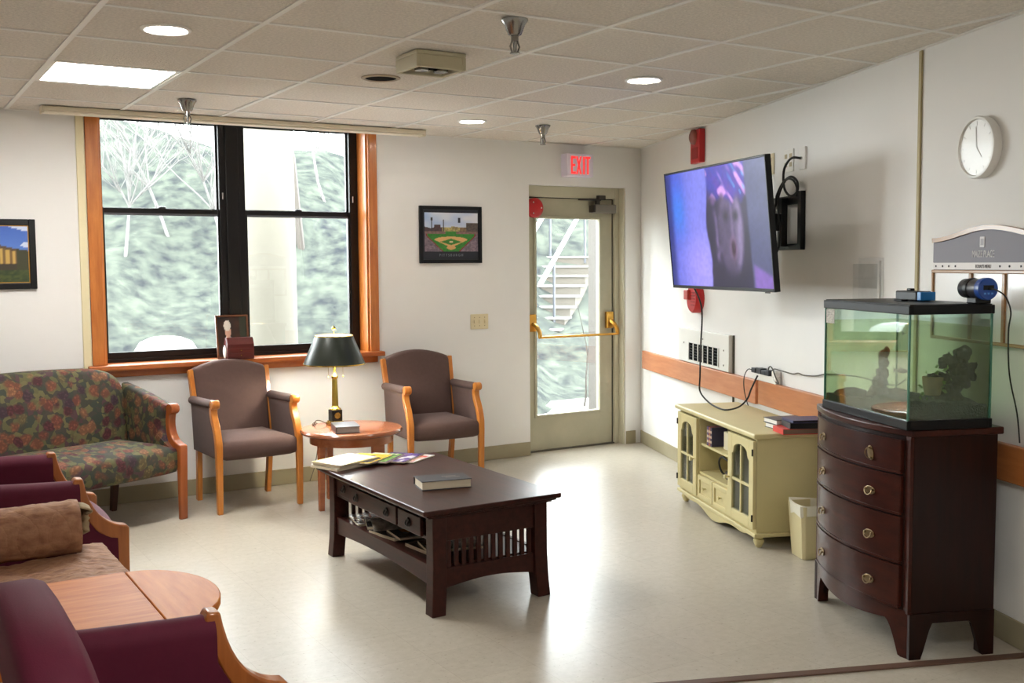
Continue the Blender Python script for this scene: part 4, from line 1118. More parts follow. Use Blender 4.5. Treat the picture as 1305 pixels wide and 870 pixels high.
magazine('grey magazine lying under the white one at the table corner', (2.120,5.185,z0), R(-70), 0.205, 0.27, 0.0125, (60,62,60), [(90,96,88),(180,180,170),(40,42,40),(210,210,200)], 2)
magazine('yellow bordered magazine half under the pale one', (2.245,5.195,z0+0.0195), R(-52), 0.20, 0.26, 0.006, (236,196,50), [(96,92,86),(226,190,60),(244,210,70),(240,200,40)], 3)
magazine('green covered magazine in the middle of the fanned row', (2.335,5.200,z0+0.0130), R(-48), 0.19, 0.255, 0.006, (112,160,66), [(140,180,80),(80,120,60),(224,220,180),(96,60,110)], 4)
magazine('purple covered magazine next to the green one', (2.435,5.185,z0+0.0065), R(-50), 0.195, 0.26, 0.006, (98,78,140), [(120,96,160),(232,228,236),(84,62,124),(70,60,110)], 5)
magazine('white and red magazine at the end of the fanned row', (2.500,5.165,z0), R(-56), 0.17, 0.24, 0.006, (238,226,220), [(226,96,82),(240,180,160),(248,240,236),(236,230,226)], 6)
magazine('black magazine between the grey and the pale one at the table corner', (2.115,5.182,z0+0.0128), R(-67), 0.20, 0.24, 0.0128, (40,40,42), [(60,60,64),(90,88,86),(30,30,32),(50,50,52)], 8)
# magazines on the lower shelf
sz = 0.2115
for k, (x, y, rz, w, d, h, dz, base, lb) in enumerate([
    (2.245,5.01,80,0.21,0.28,0.010,0,(196,192,184),'white magazine at the far end of the lower shelf'),
    (2.255,4.86,70,0.21,0.28,0.012,0.010,(74,66,60),'dark magazine with curled pages on the lower shelf'),
    (2.245,4.70,100,0.22,0.29,0.014,0,(44,38,36),'black magazine in the middle of the lower shelf'),
    (2.265,4.60,84,0.20,0.26,0.010,0.0145,(86,54,30),'dark magazine with an orange picture on the lower shelf'),
    (2.275,4.37,95,0.21,0.28,0.016,0,(60,56,54),'grey magazine on the lower shelf by the near slats'),
    (2.285,4.30,78,0.20,0.27,0.010,0.017,(112,106,98),'pale grey magazine on top at the near slats')]):
    acc = [(170,112,48) if k == 3 else (96,92,90),(130,126,120),(60,58,58),(150,146,140)]
    magazine(lb, (x,y,sz+dz), R(rz), w, d, h, base, acc, 20+k, 'magazines on the lower shelf')
# curled open magazine
t = thing('curled_magazine', 'curled open magazine spilling over the lower shelf', 'magazine', (2.235,4.80,sz+0.024), R(75), 'magazines on the lower shelf')
rings = []
for i in range(15):
    u = i/14; x = -0.13+0.26*u; z = 0.055*math.sin(PI*min(1,u*1.25))**1.2*(1-0.55*u)
    rings.append([(x,-0.13,z),(x,0.13,z*0.8),(x,0.13,z*0.8+0.003),(x,-0.13,z+0.003)])
MB().loft(rings).build('pages', mat('newsprint', S(176,166,150), 0.7, col2=S(92,84,76), vscale=18), t, smooth=60)

# ================================================================== MEDIA CABINET
t = thing('media_cabinet', 'cream painted media cabinet with two arched glass doors', 'cabinet', RW(2.80,0,0), RWROT)
XW, YBk, YFr = 0.605, -0.03, -0.420
cm = MB()
cm.box(-XW,-XW+0.018,YFr,YBk,0.085,0.598).box(XW-0.018,XW,YFr,YBk,0.085,0.598)       # sides
cm.box(-0.272,-0.256,YFr,YBk,0.085,0.598).box(0.240,0.256,YFr,YBk,0.085,0.598)
cm.box(-XW+0.018,XW-0.018,YBk-0.012,YBk,0.085,0.598)                                   # back
cm.box(-XW+0.018,XW-0.018,YFr,YBk,0.085,0.100).box(-XW+0.018,XW-0.018,YFr,YBk,0.585,0.598)
cm.build('carcass', M_CREAM, t, bevel=0.002)
B(-XW-0.03,XW+0.03,YFr-0.03,YBk+0.015,0.598,0.624).build('top', M_CREAM, t, bevel=0.009, seg=3)
B(-XW-0.014,XW+0.014,YFr-0.016,YBk,0.062,0.085).build('base_moulding', M_CREAM, t, bevel=0.006, seg=3)
sc = [(-0.50,0.062)] + bez((-0.50,0.062),(-0.42,0.03),(-0.33,0.065),(-0.20,0.045),8) + bez((-0.20,0.045),(-0.12,0.03),(-0.09,0.012),(0,0.010),8)
sc += [(-x,z) for x,z in sc[::-1]]
MB().prism(sc, 'xz', YFr-0.008, YFr+0.010).build('scalloped_apron', M_CREAM, t, bevel=0.002)
for x in (-XW+0.035, XW-0.035):
    for y in (YFr+0.03, YBk-0.04):
        MB().lathe([(0.012,0),(0.020,0.010),(0.030,0.035),(0.028,0.046),(0.020,0.050),(0.026,0.056),(0.026,0.063)], 18, (x,y,0)).build('foot', M_CREAM, t, smooth=50)
B(-0.256,0.240,YFr+0.01,YBk-0.012,0.418,0.432).build('shelf', M_CREAM, t)
B(-0.256,0.240,YFr+0.004,YBk-0.012,0.242,0.258).build('shelf', M_CREAM, t)
for x0, x1 in ((-0.252,-0.014),(-0.004,0.236)):
    d = MB().box(x0,x1,YFr-0.004,YFr+0.012,0.104,0.238).build('drawer', M_CREAM, t, bevel=0.002)
    fr = MB()
    for a in ((x0,x0+0.028,0.104,0.238),(x1-0.028,x1,0.104,0.238),(x0+0.028,x1-0.028,0.104,0.130),(x0+0.028,x1-0.028,0.212,0.238)): fr.box(a[0],a[1],YFr-0.014,YFr-0.004,a[2],a[3])
    fr.build('drawer_frame', M_CREAM, d, bevel=0.003)
    MB().lathe([(0.004,-0.004),(0.004,-0.016),(0.011,-0.022),(0.010,-0.028),(0.001,-0.030)], 14, ((x0+x1)/2,YFr,0.171), axis='y').build('knob', M_CREAM, d, smooth=50)
M_CABGL = glass_mat('cabinet_glass', (0.72,0.78,0.80,1), maxr=0.6)
for x0, x1, hx, kx in ((-XW+0.004,-0.262,-1,1), (0.246,XW-0.004,1,-1)):
    d = bpy.data.objects.new('door', None); COL.objects.link(d); d.parent = t
    z0_, z1_ = 0.104, 0.582; sw = 0.058
    yf, yb = YFr-0.020, YFr-0.001
    MB().box(x0,x0+sw,yf,yb,z0_,z1_).build('stile', M_CREAM, d, bevel=0.003)
    MB().box(x1-sw,x1,yf,yb,z0_,z1_).build('stile', M_CREAM, d, bevel=0.003)
    B(x0+sw,x1-sw,yf,yb,z0_,z0_+0.055).build('rail', M_CREAM, d, bevel=0.003)
    a0, a1, cxm = x0+sw, x1-sw, (x0+x1)/2
    arch = [(a0,z1_),(a0,0.468)] + bez((a0,0.468),(a0+0.02,0.478),(a0+0.02,0.482),(a0+0.026,0.500),5)[1:] + [(cxm+(a0+0.026-cxm)*math.cos(R(q_)), 0.500+0.036*math.sin(R(q_))) for q_ in range(15,166,15)] + bez((a1-0.026,0.500),(a1-0.02,0.482),(a1-0.02,0.478),(a1,0.468),5) + [(a1,z1_)]
    MB().prism(arch, 'xz', yf, yb).build('rail', M_CREAM, d, bevel=0.002)
    B(a0,a1,yf+0.010,yf+0.014,z0_+0.05,0.540).build('pane', M_CABGL, d)
    MB().box(cxm-0.007,cxm+0.007,yf+0.002,yb-0.003,z0_+0.055,0.530).build('muntin', M_CREAM, d, bevel=0.002)
    MB().box(a0,a1,yf+0.003,yb-0.004,0.322,0.336).build('muntin', M_CREAM, d, bevel=0.002)
    kxp = x1-sw/2 if kx == 1 else x0+sw/2
    MB().lathe([(0.005,0),(0.005,-0.014),(0.014,-0.022),(0.012,-0.032),(0.001,-0.034)], 16, (kxp,yf,0.33), axis='y').build('knob', M_CREAM, d, smooth=50)
    hxp = x0+0.004 if hx == -1 else x1-0.004
    for z in (0.165, 0.52): MB().lathe([(0.005,-0.018),(0.005,0.018)], 8, (hxp,yf-0.003,z)).build('hinge', M_IRON, d, smooth=40)
# things inside and on the cabinet
def on_cab(s, o, z): return RW(s, o, z)
for k, (x, colr, lb) in enumerate([(2.640,(70,60,110),'purple video box standing on the cabinet upper shelf'),(2.668,(168,90,70),'red video box standing on the cabinet upper shelf'),(2.696,(52,48,80),'navy video box standing on the cabinet upper shelf')]):
    b = thing('video_box', lb, 'box', RW(x,0.355,0.4325), RWROT, 'video boxes on the upper shelf')
    B(-0.0125,0.0125,-0.05,0.05,0,0.115).build('case', mat('case_%d' % k, S(*colr), 0.35), b, bevel=0.002)
    for z in (0.02,0.05,0.08): B(-0.010,0.010,-0.0512,-0.050,z,z+0.014).build('spine_label', mat('label_cream', S(214,196,170), 0.5), b)
b = thing('white_box', 'small white box on the cabinet upper shelf', 'box', RW(2.87,0.28,0.4325), RWROT)
B(-0.085,0.085,-0.08,0.08,0,0.105).build('carton', mat('offwhite_card', S(206,198,172), 0.7), b, bevel=0.003)
B(0.02,0.055,-0.0812,-0.080,0.06,0.085).build('dark_label', M_BLACK, b)
b = thing('set_top_box', 'dark set top box in the middle compartment', 'device', RW(2.90,0.27,0.2585), RWROT)
B(-0.095,0.095,-0.09,0.09,0,0.045).build('case', mat('dark_case', S(60,52,50), 0.45), b, bevel=0.004)
B(-0.06,0.05,-0.0915,-0.09,0.012,0.034).build('display_window', mat('pink_grey_label', S(160,130,124), 0.4), b)
o = tag(MB().tube(spline([RW(2.80,0.33,0.2625),RW(2.76,0.36,0.29),RW(2.765,0.38,0.35),RW(2.82,0.385,0.392),RW(2.89,0.37,0.375),RW(2.93,0.33,0.315),RW(2.95,0.30,0.312)],6), 0.006, 8).build('coiled_cable', M_RUBBER, smooth=60), 'black cable looped above the set top box', 'cable')
CT = 0.6245
book('book', 'black book with white pages at the bottom of the left pile on the cabinet', 'book', RW(3.252,0.175,CT), RWROT+R(8), 0.15, 0.20, 0.026, (38,38,40), M_WHITE, (0,1), 'books on the media cabinet')
book('book', 'dark book with white pages on top of the left pile on the cabinet', 'book', RW(3.240,0.18,CT+0.0265), RWROT+R(4), 0.15, 0.20, 0.026, (60,62,66), M_WHITE, (0,1), 'books on the media cabinet')
book('book', 'red paperback at the bottom of the right pile beside the dresser', 'book', RW(3.415,0.205,CT), RWROT+R(-4), 0.15, 0.20, 0.030, (206,40,26), mat('brown_pages', S(120,100,86), 0.8), (0,-1), 'books on the media cabinet')
book('book', 'thick black book in the right pile beside the dresser', 'book', RW(3.43,0.165,CT+0.0305), RWROT+R(-8), 0.15, 0.20, 0.032, (22,22,26), M_BLACK, (0,-1), 'books on the media cabinet')
book('book', 'navy blue book on top of the right pile beside the dresser', 'book', RW(3.43,0.165,CT+0.063), RWROT+R(-2), 0.15, 0.19, 0.014, (30,30,84), M_BLACK, (0,-1), 'books on the media cabinet')
# waste bin
b = thing('waste_bin', 'small cream waste bin with liner between cabinet and dresser', 'bin', RW(3.585,0.205,0), RWROT)
rings = []
for z, k in ((0,0.78),(0.004,0.80),(0.28,1.0)):
    rings.append([(sx*0.095*k, sy*0.085*k, z) for sx, sy in ((-1,-0.8),(-0.8,-1),(0.8,-1),(1,-0.8),(1,0.8),(0.8,1),(-0.8,1),(-1,0.8))])
inner = [[(x*0.94,y*0.94,0.28 if i == 0 else 0.02) for x,y,z in rings[2 if i == 0 else 0]] for i in range(2)]
MB().loft(rings+inner).build('bucket', mat('cream_plastic', S(206,194,150), 0.45), b, bevel=0.003)
rg = []
for z, k in ((0.225,0.985),(0.24,1.01),(0.286,1.04),(0.288,0.97),(0.20,0.90)):
    rg.append([(sx*0.095*k*(1+0.02*rnd.uniform(-1,1)), sy*0.085*k*(1+0.02*rnd.uniform(-1,1)), z+0.012*rnd.uniform(-1,1)) for sx, sy in ((-1,-0.8),(-0.5,-1),(0,-1.02),(0.8,-1),(1,-0.6),(1,0.8),(0.3,1),(-0.8,1),(-1,0.5))])
MB().loft(rg, caps=False).build('liner_bag', mat('white_liner', S(226,222,204), 0.35), b, smooth=40)

# ================================================================== DRESSER
DS = 4.632
t = thing('dresser', 'mahogany bow front dresser with four drawers under the aquarium', 'dresser', RW(DS,0,0), RWROT)
DW, DB, DF, BOW = 0.385, -0.135, -0.485, 0.075
def yf_(x, off=0.0): return DF-off-BOW*(1-(x/DW)**2)
def front_poly(x0, x1, yo, yi=None, n=16):
    return [(x0+(x1-x0)*i/n, yf_(x0+(x1-x0)*i/n, yo)) for i in range(n+1)]
body = front_poly(-DW, DW, 0.0) + [(DW,DB),(-DW,DB)]
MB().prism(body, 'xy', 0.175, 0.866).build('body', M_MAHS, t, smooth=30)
top = [(x*1.03, y-0.008) for x, y in front_poly(-DW, DW, 0.004)] + [(DW*1.03,DB+0.02),(-DW*1.03,DB+0.02)]
MB().prism(top, 'xy', 0.866, 0.895).build('top', M_MAHO, t, bevel=0.006, seg=3, smooth=30)
for ky in (0,):
    for x in (-DW+0.02, DW-0.02):
        MB().box(x-0.018,x+0.018,yf_(x)-0.006,yf_(x)+0.02,0.175,0.866).build('corner_post', M_MAHO, t, bevel=0.003)
dz_ = [(0.722,0.846),(0.562,0.706),(0.372,0.546),(0.195,0.356)]
for k, (za, zb) in enumerate(dz_):
    pl = front_poly(-0.340,0.340,0.014) + front_poly(-0.340,0.340,-0.004)[::-1]
    d = MB().prism(pl, 'xy', za, zb).build('drawer', M_MAHO, t, bevel=0.004, smooth=30)
    bead = MB()
    for z in (za-0.004, zb-0.004):
        bead.prism(front_poly(-0.345,0.345,0.018) + front_poly(-0.345,0.345,0.010)[::-1], 'xy', z, z+0.008)
    bead.build('bead', M_MAHO, d, smooth=30)
    for hx in (-0.215, 0.190):
        zc = (za+zb)/2-0.008; yy = yf_(hx,0.014); ang = math.atan2(-2*BOW*hx/DW**2*-1, 1)
        pull = bpy.data.objects.new('pull', None); COL.objects.link(pull); pull.parent = t
        pull.location = (hx, yy, zc); pull.rotation_euler.z = math.atan(2*BOW*hx/DW**2)
        if k == 0 and hx > 0: pull.rotation_euler.y = R(78)
        ov = [(0.030*math.cos(2*PI*i/24), 0.017*math.sin(2*PI*i/24)) for i in range(24)]
        MB().prism(ov, 'xz', -0.004, -0.0005).build('backplate', M_DBRASS, pull, bevel=0.0015)
        for sx in (-1,1): MB().lathe([(0.004,-0.003),(0.004,-0.012),(0.001,-0.014)], 10, (sx*0.020,0,0.004), axis='y').build('post', M_DBRASS, pull, smooth=40)
        MB().tube([(0.021*math.cos(R(a)),-0.011-0.005*math.sin(R(a)),0.004-0.020*math.sin(R(a))) for a in range(0,181,15)], 0.0028, 6).build('bail', M_DBRASS, pull, smooth=50)
# apron with bracket feet
def apron_z(x):
    a = abs(x)
    if a > 0.335: return 0.0
    if a > 0.27: return 0.135*(1-((a-0.27)/0.065)**1.6)
    return 0.135 - 0.022*math.cos(a/0.27*PI/2)
xs = [-DW+2*DW*i/60 for i in range(61)]
rings = []
for x in xs:
    zb = apron_z(x); yy = yf_(x, 0.006); d_ = 0.05 if abs(x) > 0.33 else 0.022
    rings.append([(x,yy,zb),(x,yy+d_,zb),(x,yy+d_,0.185),(x,yy,0.185)])
MB().loft(rings).build('front_apron', M_MAHO, t, smooth=30)
for k in (-1,1):
    def side_z(v): return 0.0 if v > 0.86 or v < 0.16 else 0.14*min(1, math.sin(PI*(v-0.16)/0.70)*2.0)
    rings = []
    for i in range(31):
        v = i/30; y = DB + (DF-0.01-DB)*v; zb = side_z(v)
        rings.append([(k*DW-0.012,y,zb),(k*DW+0.006,y,zb),(k*DW+0.006,y,0.178),(k*DW-0.012,y,0.178)])
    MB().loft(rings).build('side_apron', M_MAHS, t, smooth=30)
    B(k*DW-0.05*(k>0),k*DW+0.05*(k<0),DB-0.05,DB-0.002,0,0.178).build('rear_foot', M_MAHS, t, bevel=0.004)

# ================================================================== AQUARIUM
AZ = 0.8955
t = thing('aquarium', 'glass aquarium with murky green water on the dresser', 'aquarium', RW(4.70,0.355,AZ), RWROT)
HX, HY, AH = 0.335, 0.172, 0.470
M_AQB = mat('aquarium_black', S(10,10,11), 0.4, spec=0.2)
fb = MB(); ft = MB()
for mbx, za, zb in ((fb,0.0,0.036),(ft,AH-0.034,AH)):
    mbx.box(-HX-0.006,HX+0.006,-HY-0.006,-HY+0.008,za,zb).box(-HX-0.006,HX+0.006,HY-0.008,HY+0.006,za,zb).box(-HX-0.006,-HX+0.008,-HY+0.008,HY-0.008,za,zb).box(HX-0.008,HX+0.006,-HY+0.008,HY-0.008,za,zb)
fb.build('bottom_frame', M_AQB, t, bevel=0.003); ft.build('top_frame', M_AQB, t, bevel=0.003)
B(-HX,HX,-HY,HY,0.002,0.010).build('base_glass', M_AQB, t)
g0 = 0.010; gz = AH-0.004
B(-HX,HX,-HY,-HY+0.005,g0,gz).build('front_pane', M_TGLASS, t); B(-HX,HX,HY-0.005,HY,g0,gz).build('rear_pane', M_TGLASS, t)
B(-HX,-HX+0.005,-HY+0.005,HY-0.005,g0,gz).build('side_pane', M_TGLASS, t); B(HX-0.005,HX,-HY+0.005,HY-0.005,g0,gz).build('side_pane', M_TGLASS, t)
M_SIL = mat('green_glass_edge', S(60,110,92), 0.2)
for x in (-HX+0.002, HX-0.002):
    for y in (-HY+0.002, HY-0.002): B(x-0.0035,x+0.0035,y-0.0035,y+0.0035,0.036,AH-0.034).build('glass_edge', M_SIL, t)
def water_mat():
    mt = bpy.data.materials.new('murky_green_water'); mt.use_nodes = True
    nt = mt.node_tree; nt.nodes.clear(); L = nt.links.new
    out = nt.nodes.new('ShaderNodeOutputMaterial')
    tr = nt.nodes.new('ShaderNodeBsdfTransparent'); tr.inputs['Color'].default_value = (0.93,0.97,0.78,1)
    df = nt.nodes.new('ShaderNodeBsdfDiffuse'); tl = nt.nodes.new('ShaderNodeBsdfTranslucent')
    n = nt.nodes.new('ShaderNodeTexNoise'); n.inputs['Scale'].default_value = 7; n.inputs['Detail'].default_value = 4
    tc = nt.nodes.new('ShaderNodeTexCoord'); L(tc.outputs['Object'], n.inputs['Vector'])
    rp = nt.nodes.new('ShaderNodeValToRGB')
    rp.color_ramp.elements[0].position = 0.35; rp.color_ramp.elements[0].color = S(170,174,104)
    rp.color_ramp.elements[1].position = 0.65; rp.color_ramp.elements[1].color = S(206,210,168)
    L(n.outputs['Fac'], rp.inputs['Fac'])
    L(rp.outputs['Color'], df.inputs['Color']); L(rp.outputs['Color'], tl.inputs['Color'])
    ad = nt.nodes.new('ShaderNodeMixShader'); ad.inputs['Fac'].default_value = 0.5
    L(df.outputs[0], ad.inputs[1]); L(tl.outputs[0], ad.inputs[2])
    fr = nt.nodes.new('ShaderNodeMapRange'); fr.inputs['From Min'].default_value = 0.3; fr.inputs['From Max'].default_value = 0.7
    fr.inputs['To Min'].default_value = 0.05; fr.inputs['To Max'].default_value = 0.22
    L(n.outputs['Fac'], fr.inputs['Value'])
    mx = nt.nodes.new('ShaderNodeMixShader'); L(fr.outputs['Result'], mx.inputs['Fac'])
    L(tr.outputs[0], mx.inputs[1]); L(ad.outputs[0], mx.inputs[2]); L(mx.outputs[0], out.inputs['Surface'])
    return mt
WL = 0.385
B(-HX+0.0055,HX-0.0055,-HY+0.0055,HY-0.0055,0.0105,WL).build('water', water_mat(), t)
ld_ = MB().box(-HX+0.001,HX-0.001,-HY+0.001,HY-0.001,AH-0.003,AH+0.004)
ld_.build('lid', M_AQB, t, bevel=0.002)
B(-0.05,0.01,-0.015,0.015,AH+0.004,AH+0.012).build('lid_handle', M_AQB, t, bevel=0.003)
# paper label
B(-HX+0.012,-HX+0.085,-HY-0.0015,-HY-0.0005,AH-0.098,AH-0.038).build('paper_label', mat('paper_label', S(210,206,196), 0.8, col2=S(150,146,140), vscale=120, stretch=(0.4,1,1.6)), t)
# gravel
rings = []; nx, ny = 40, 22; vs = []; fs = []
for j in range(ny+1):
    for i in range(nx+1):
        u, v = i/nx, j/ny
        z = 0.055 + 0.030*vn(u*4, v*3) + 0.012*rnd.random() + (0.02 if u > 0.6 else 0)
        vs.append((-HX+0.0065+(2*HX-0.013)*u, -HY+0.0065+(2*HY-0.013)*v, z))
for j in range(ny):
    for i in range(nx):
        a = j*(nx+1)+i; fs.append((a,a+1,a+nx+2,a+nx+1))
bn = len(vs)
vs += [(x,y,0.0108) for x,y,z in vs[:bn]]
def ring_idx():
    r_ = [i for i in range(nx+1)] + [j*(nx+1)+nx for j in range(1,ny+1)] + [ny*(nx+1)+i for i in range(nx-1,-1,-1)] + [j*(nx+1) for j in range(ny-1,0,-1)]
    return r_
rg_ = ring_idx()
for a_, b_ in zip(rg_, rg_[1:]+rg_[:1]): fs.append((a_, a_+bn, b_+bn, b_))
go = MB().add(vs, fs).build('gravel', mat('blue_black_gravel', S(14,20,26), 0.8, bump=0.8, bscale=150, col2=S(36,54,62), vscale=80, spec=0.2), t); go['kind'] = 'stuff'
M_ROCK = mat('dark_brown_rock', S(38,28,18), 0.95, bump=0.9, bscale=60, col2=S(20,16,12), vscale=25, spec=0.1)
def blob(mb, c, r, seed, n=14):
    rg = random.Random(seed); ph = [rg.uniform(0,6) for _ in range(6)]
    o = len(mb.v); mb.sphere(c, r, 18, 14)
    for i in range(o, len(mb.v)):
        p = Vector(mb.v[i])-Vector(c); k = 1+0.20*math.sin(p.x*150+ph[0])*math.sin(p.z*120+ph[3])+0.20*math.sin(p.y*140+ph[1])+0.16*math.sin(p.z*110+ph[2])+0.14*rg.uniform(-1,1)
        mb.v[i] = tuple(Vector(c)+p*k)
def tank_loc(x, y, z):
    c, s_ = math.cos(RWROT), math.sin(RWROT); p = RW(4.70,0.355,AZ); return (p.x+c*x-s_*y, p.y+s_*x+c*y, p.z+z)
o_ = thing('rock_tower', 'dark rock tower ornament at the left inside the aquarium', 'ornament', tank_loc(-0.13,-0.02,0.055), RWROT)
mb = MB()
for k, (x,z,r_) in enumerate([(-0.018,0.03,0.026),(0.022,0.035,0.024),(-0.012,0.075,0.024),(0.018,0.08,0.02),(0,0.12,0.024),(0.004,0.16,0.02),(-0.008,0.19,0.018),(0.012,0.205,0.013)]): blob(mb, (x,0.004*k-0.012,z), (r_,r_,r_*1.25), k)
mb.build('rock', M_ROCK, o_, smooth=60)
o_ = thing('reef_ornament', 'mossy reef ornament with a broken pot inside the aquarium', 'ornament', tank_loc(0.245,0.03,0.07), RWROT)
mb = MB()
for k, (x,y,z,r_) in enumerate([(0,0.02,0.05,0.05),(0.01,0.05,0.12,0.045),(0.0,0.02,0.17,0.035),(0.01,0.07,0.2,0.03),(0,-0.02,0.11,0.03),(0.02,0.09,0.14,0.03)]): blob(mb, (x,y,z), (r_,r_,r_), 20+k)
mb.build('rock', M_ROCK, o_, smooth=60)
MB().lathe([(0.028,0.0),(0.036,0.03),(0.040,0.07),(0.030,0.072),(0.024,0.01)], 18, (0.0,-0.045,0.05)).build('pot', mat('terracotta_moss', S(120,96,62), 0.9, var=0.2, vscale=30), o_, smooth=50)
mb = MB(); rg = random.Random(5)
for k in range(46):
    a = rg.uniform(0,2*PI); r_ = rg.uniform(0.02,0.07); x, y, z = r_*math.cos(a)*0.8, -0.01+r_*math.sin(a)*1.2, rg.uniform(0.03,0.16)
    q_ = rg.uniform(0,2*PI); mb.add([(x,y,z),(x+0.012*math.cos(q_),y+0.012*math.sin(q_),z+0.012),(x+0.024*math.cos(q_),y+0.024*math.sin(q_),z+0.010),(x+0.010*math.cos(q_+0.6),y+0.010*math.sin(q_+0.6),z-0.004)], [(0,1,2,3)])
po = mb.build('moss_leaves', mat('moss_green', S(84,112,44), 0.7), o_); po['kind'] = 'stuff'
M_FISH = mat('grey_fish', S(58,54,50), 0.4)
for k, (x,y,z,rz,s_,lb) in enumerate([(0.10,-0.06,0.20,25,1.0,'small dark fish swimming in the middle of the aquarium'),(-0.10,0.06,0.335,-20,0.6,'tiny dark fish near the water surface of the aquarium')]):
    f_ = thing('fish', lb, 'fish', tank_loc(x,y,z), RWROT+R(rz), 'fish in the aquarium')
    MB().sphere((0,0,0), (0.026*s_,0.006*s_,0.010*s_), 14, 10).build('body', M_FISH, f_, smooth=60)
    MB().prism([(-0.022*s_,0),(-0.042*s_,0.012*s_),(-0.036*s_,0),(-0.042*s_,-0.012*s_)], 'xz', -0.0012*s_, 0.0012*s_).build('tail', M_FISH, f_)
    MB().prism([(-0.008*s_,0.008*s_),(-0.012*s_,0.018*s_),(0.008*s_,0.008*s_)], 'xz', -0.001*s_, 0.001*s_).build('dorsal_fin', M_FISH, f_)
M_BLUE = mat('blue_plastic', S(26,70,150), 0.3)
# filter unit and feeder on top
f_ = thing('aquarium_filter', 'black filter box with bright blue end on the aquarium lid', 'filter', RW(4.68,0.285,AZ+AH+0.0045), RWROT)
B(-0.105,0.055,-0.035,0.035,0,0.040).build('housing', M_BLACK, f_, bevel=0.006)
B(0.056,0.085,-0.033,0.033,0.003,0.038).build('blue_end', mat('cyan_blue_plastic', S(30,120,190), 0.3), f_, bevel=0.003)
B(-0.06,-0.03,-0.01,0.01,0.040,0.050).build('knob', M_BLACK, f_, bevel=0.003)
f_ = thing('fish_feeder', 'black and blue drum shaped fish feeder on the aquarium corner', 'feeder', RW(5.005,0.225,AZ+AH+0.0045), RWROT)
B(-0.03,0.03,-0.03,0.035,0,0.022).build('bracket', M_BLACK, f_, bevel=0.004)
MB().lathe([(0.001,-0.085),(0.034,-0.085),(0.037,-0.080),(0.037,0.045),(0.001,0.045)], 32, (0,0,0.056), axis='x').build('drum', mat('charcoal_drum', S(52,50,54), 0.3), f_, smooth=40)
MB().lathe([(0.039,-0.05),(0.040,-0.045),(0.040,-0.03),(0.039,-0.025)], 32, (0,0,0.056), axis='x').build('band', M_BLACK, f_, smooth=40)
MB().lathe([(0.041,0.030),(0.042,0.034),(0.042,0.058),(0.038,0.062),(0.001,0.062)], 32, (0,0,0.056), axis='x').build('blue_cap', M_BLUE, f_, smooth=40)
B(0.062,0.0635,-0.022,0.022,0.052,0.070).build('display', M_BLACK, f_)
for y in (-0.015,0,0.015): B(0.062,0.0635,y-0.004,y+0.004,0.035,0.042).build('button', mat('light_blue_key', S(80,140,210), 0.4), f_)
o = tag(MB().tube(spline([RW(5.067,0.225,1.425),RW(5.085,0.215,1.425),RW(5.10,0.18,1.40),RW(5.095,0.15,1.34),RW(5.07,0.14,1.26),RW(5.055,0.12,1.10),RW(5.05,0.08,0.95),RW(5.03,0.05,0.83)],6), 0.003, 6).build('feeder_cord', M_RUBBER, smooth=60), 'thin black cord hanging from the fish feeder', 'cord')

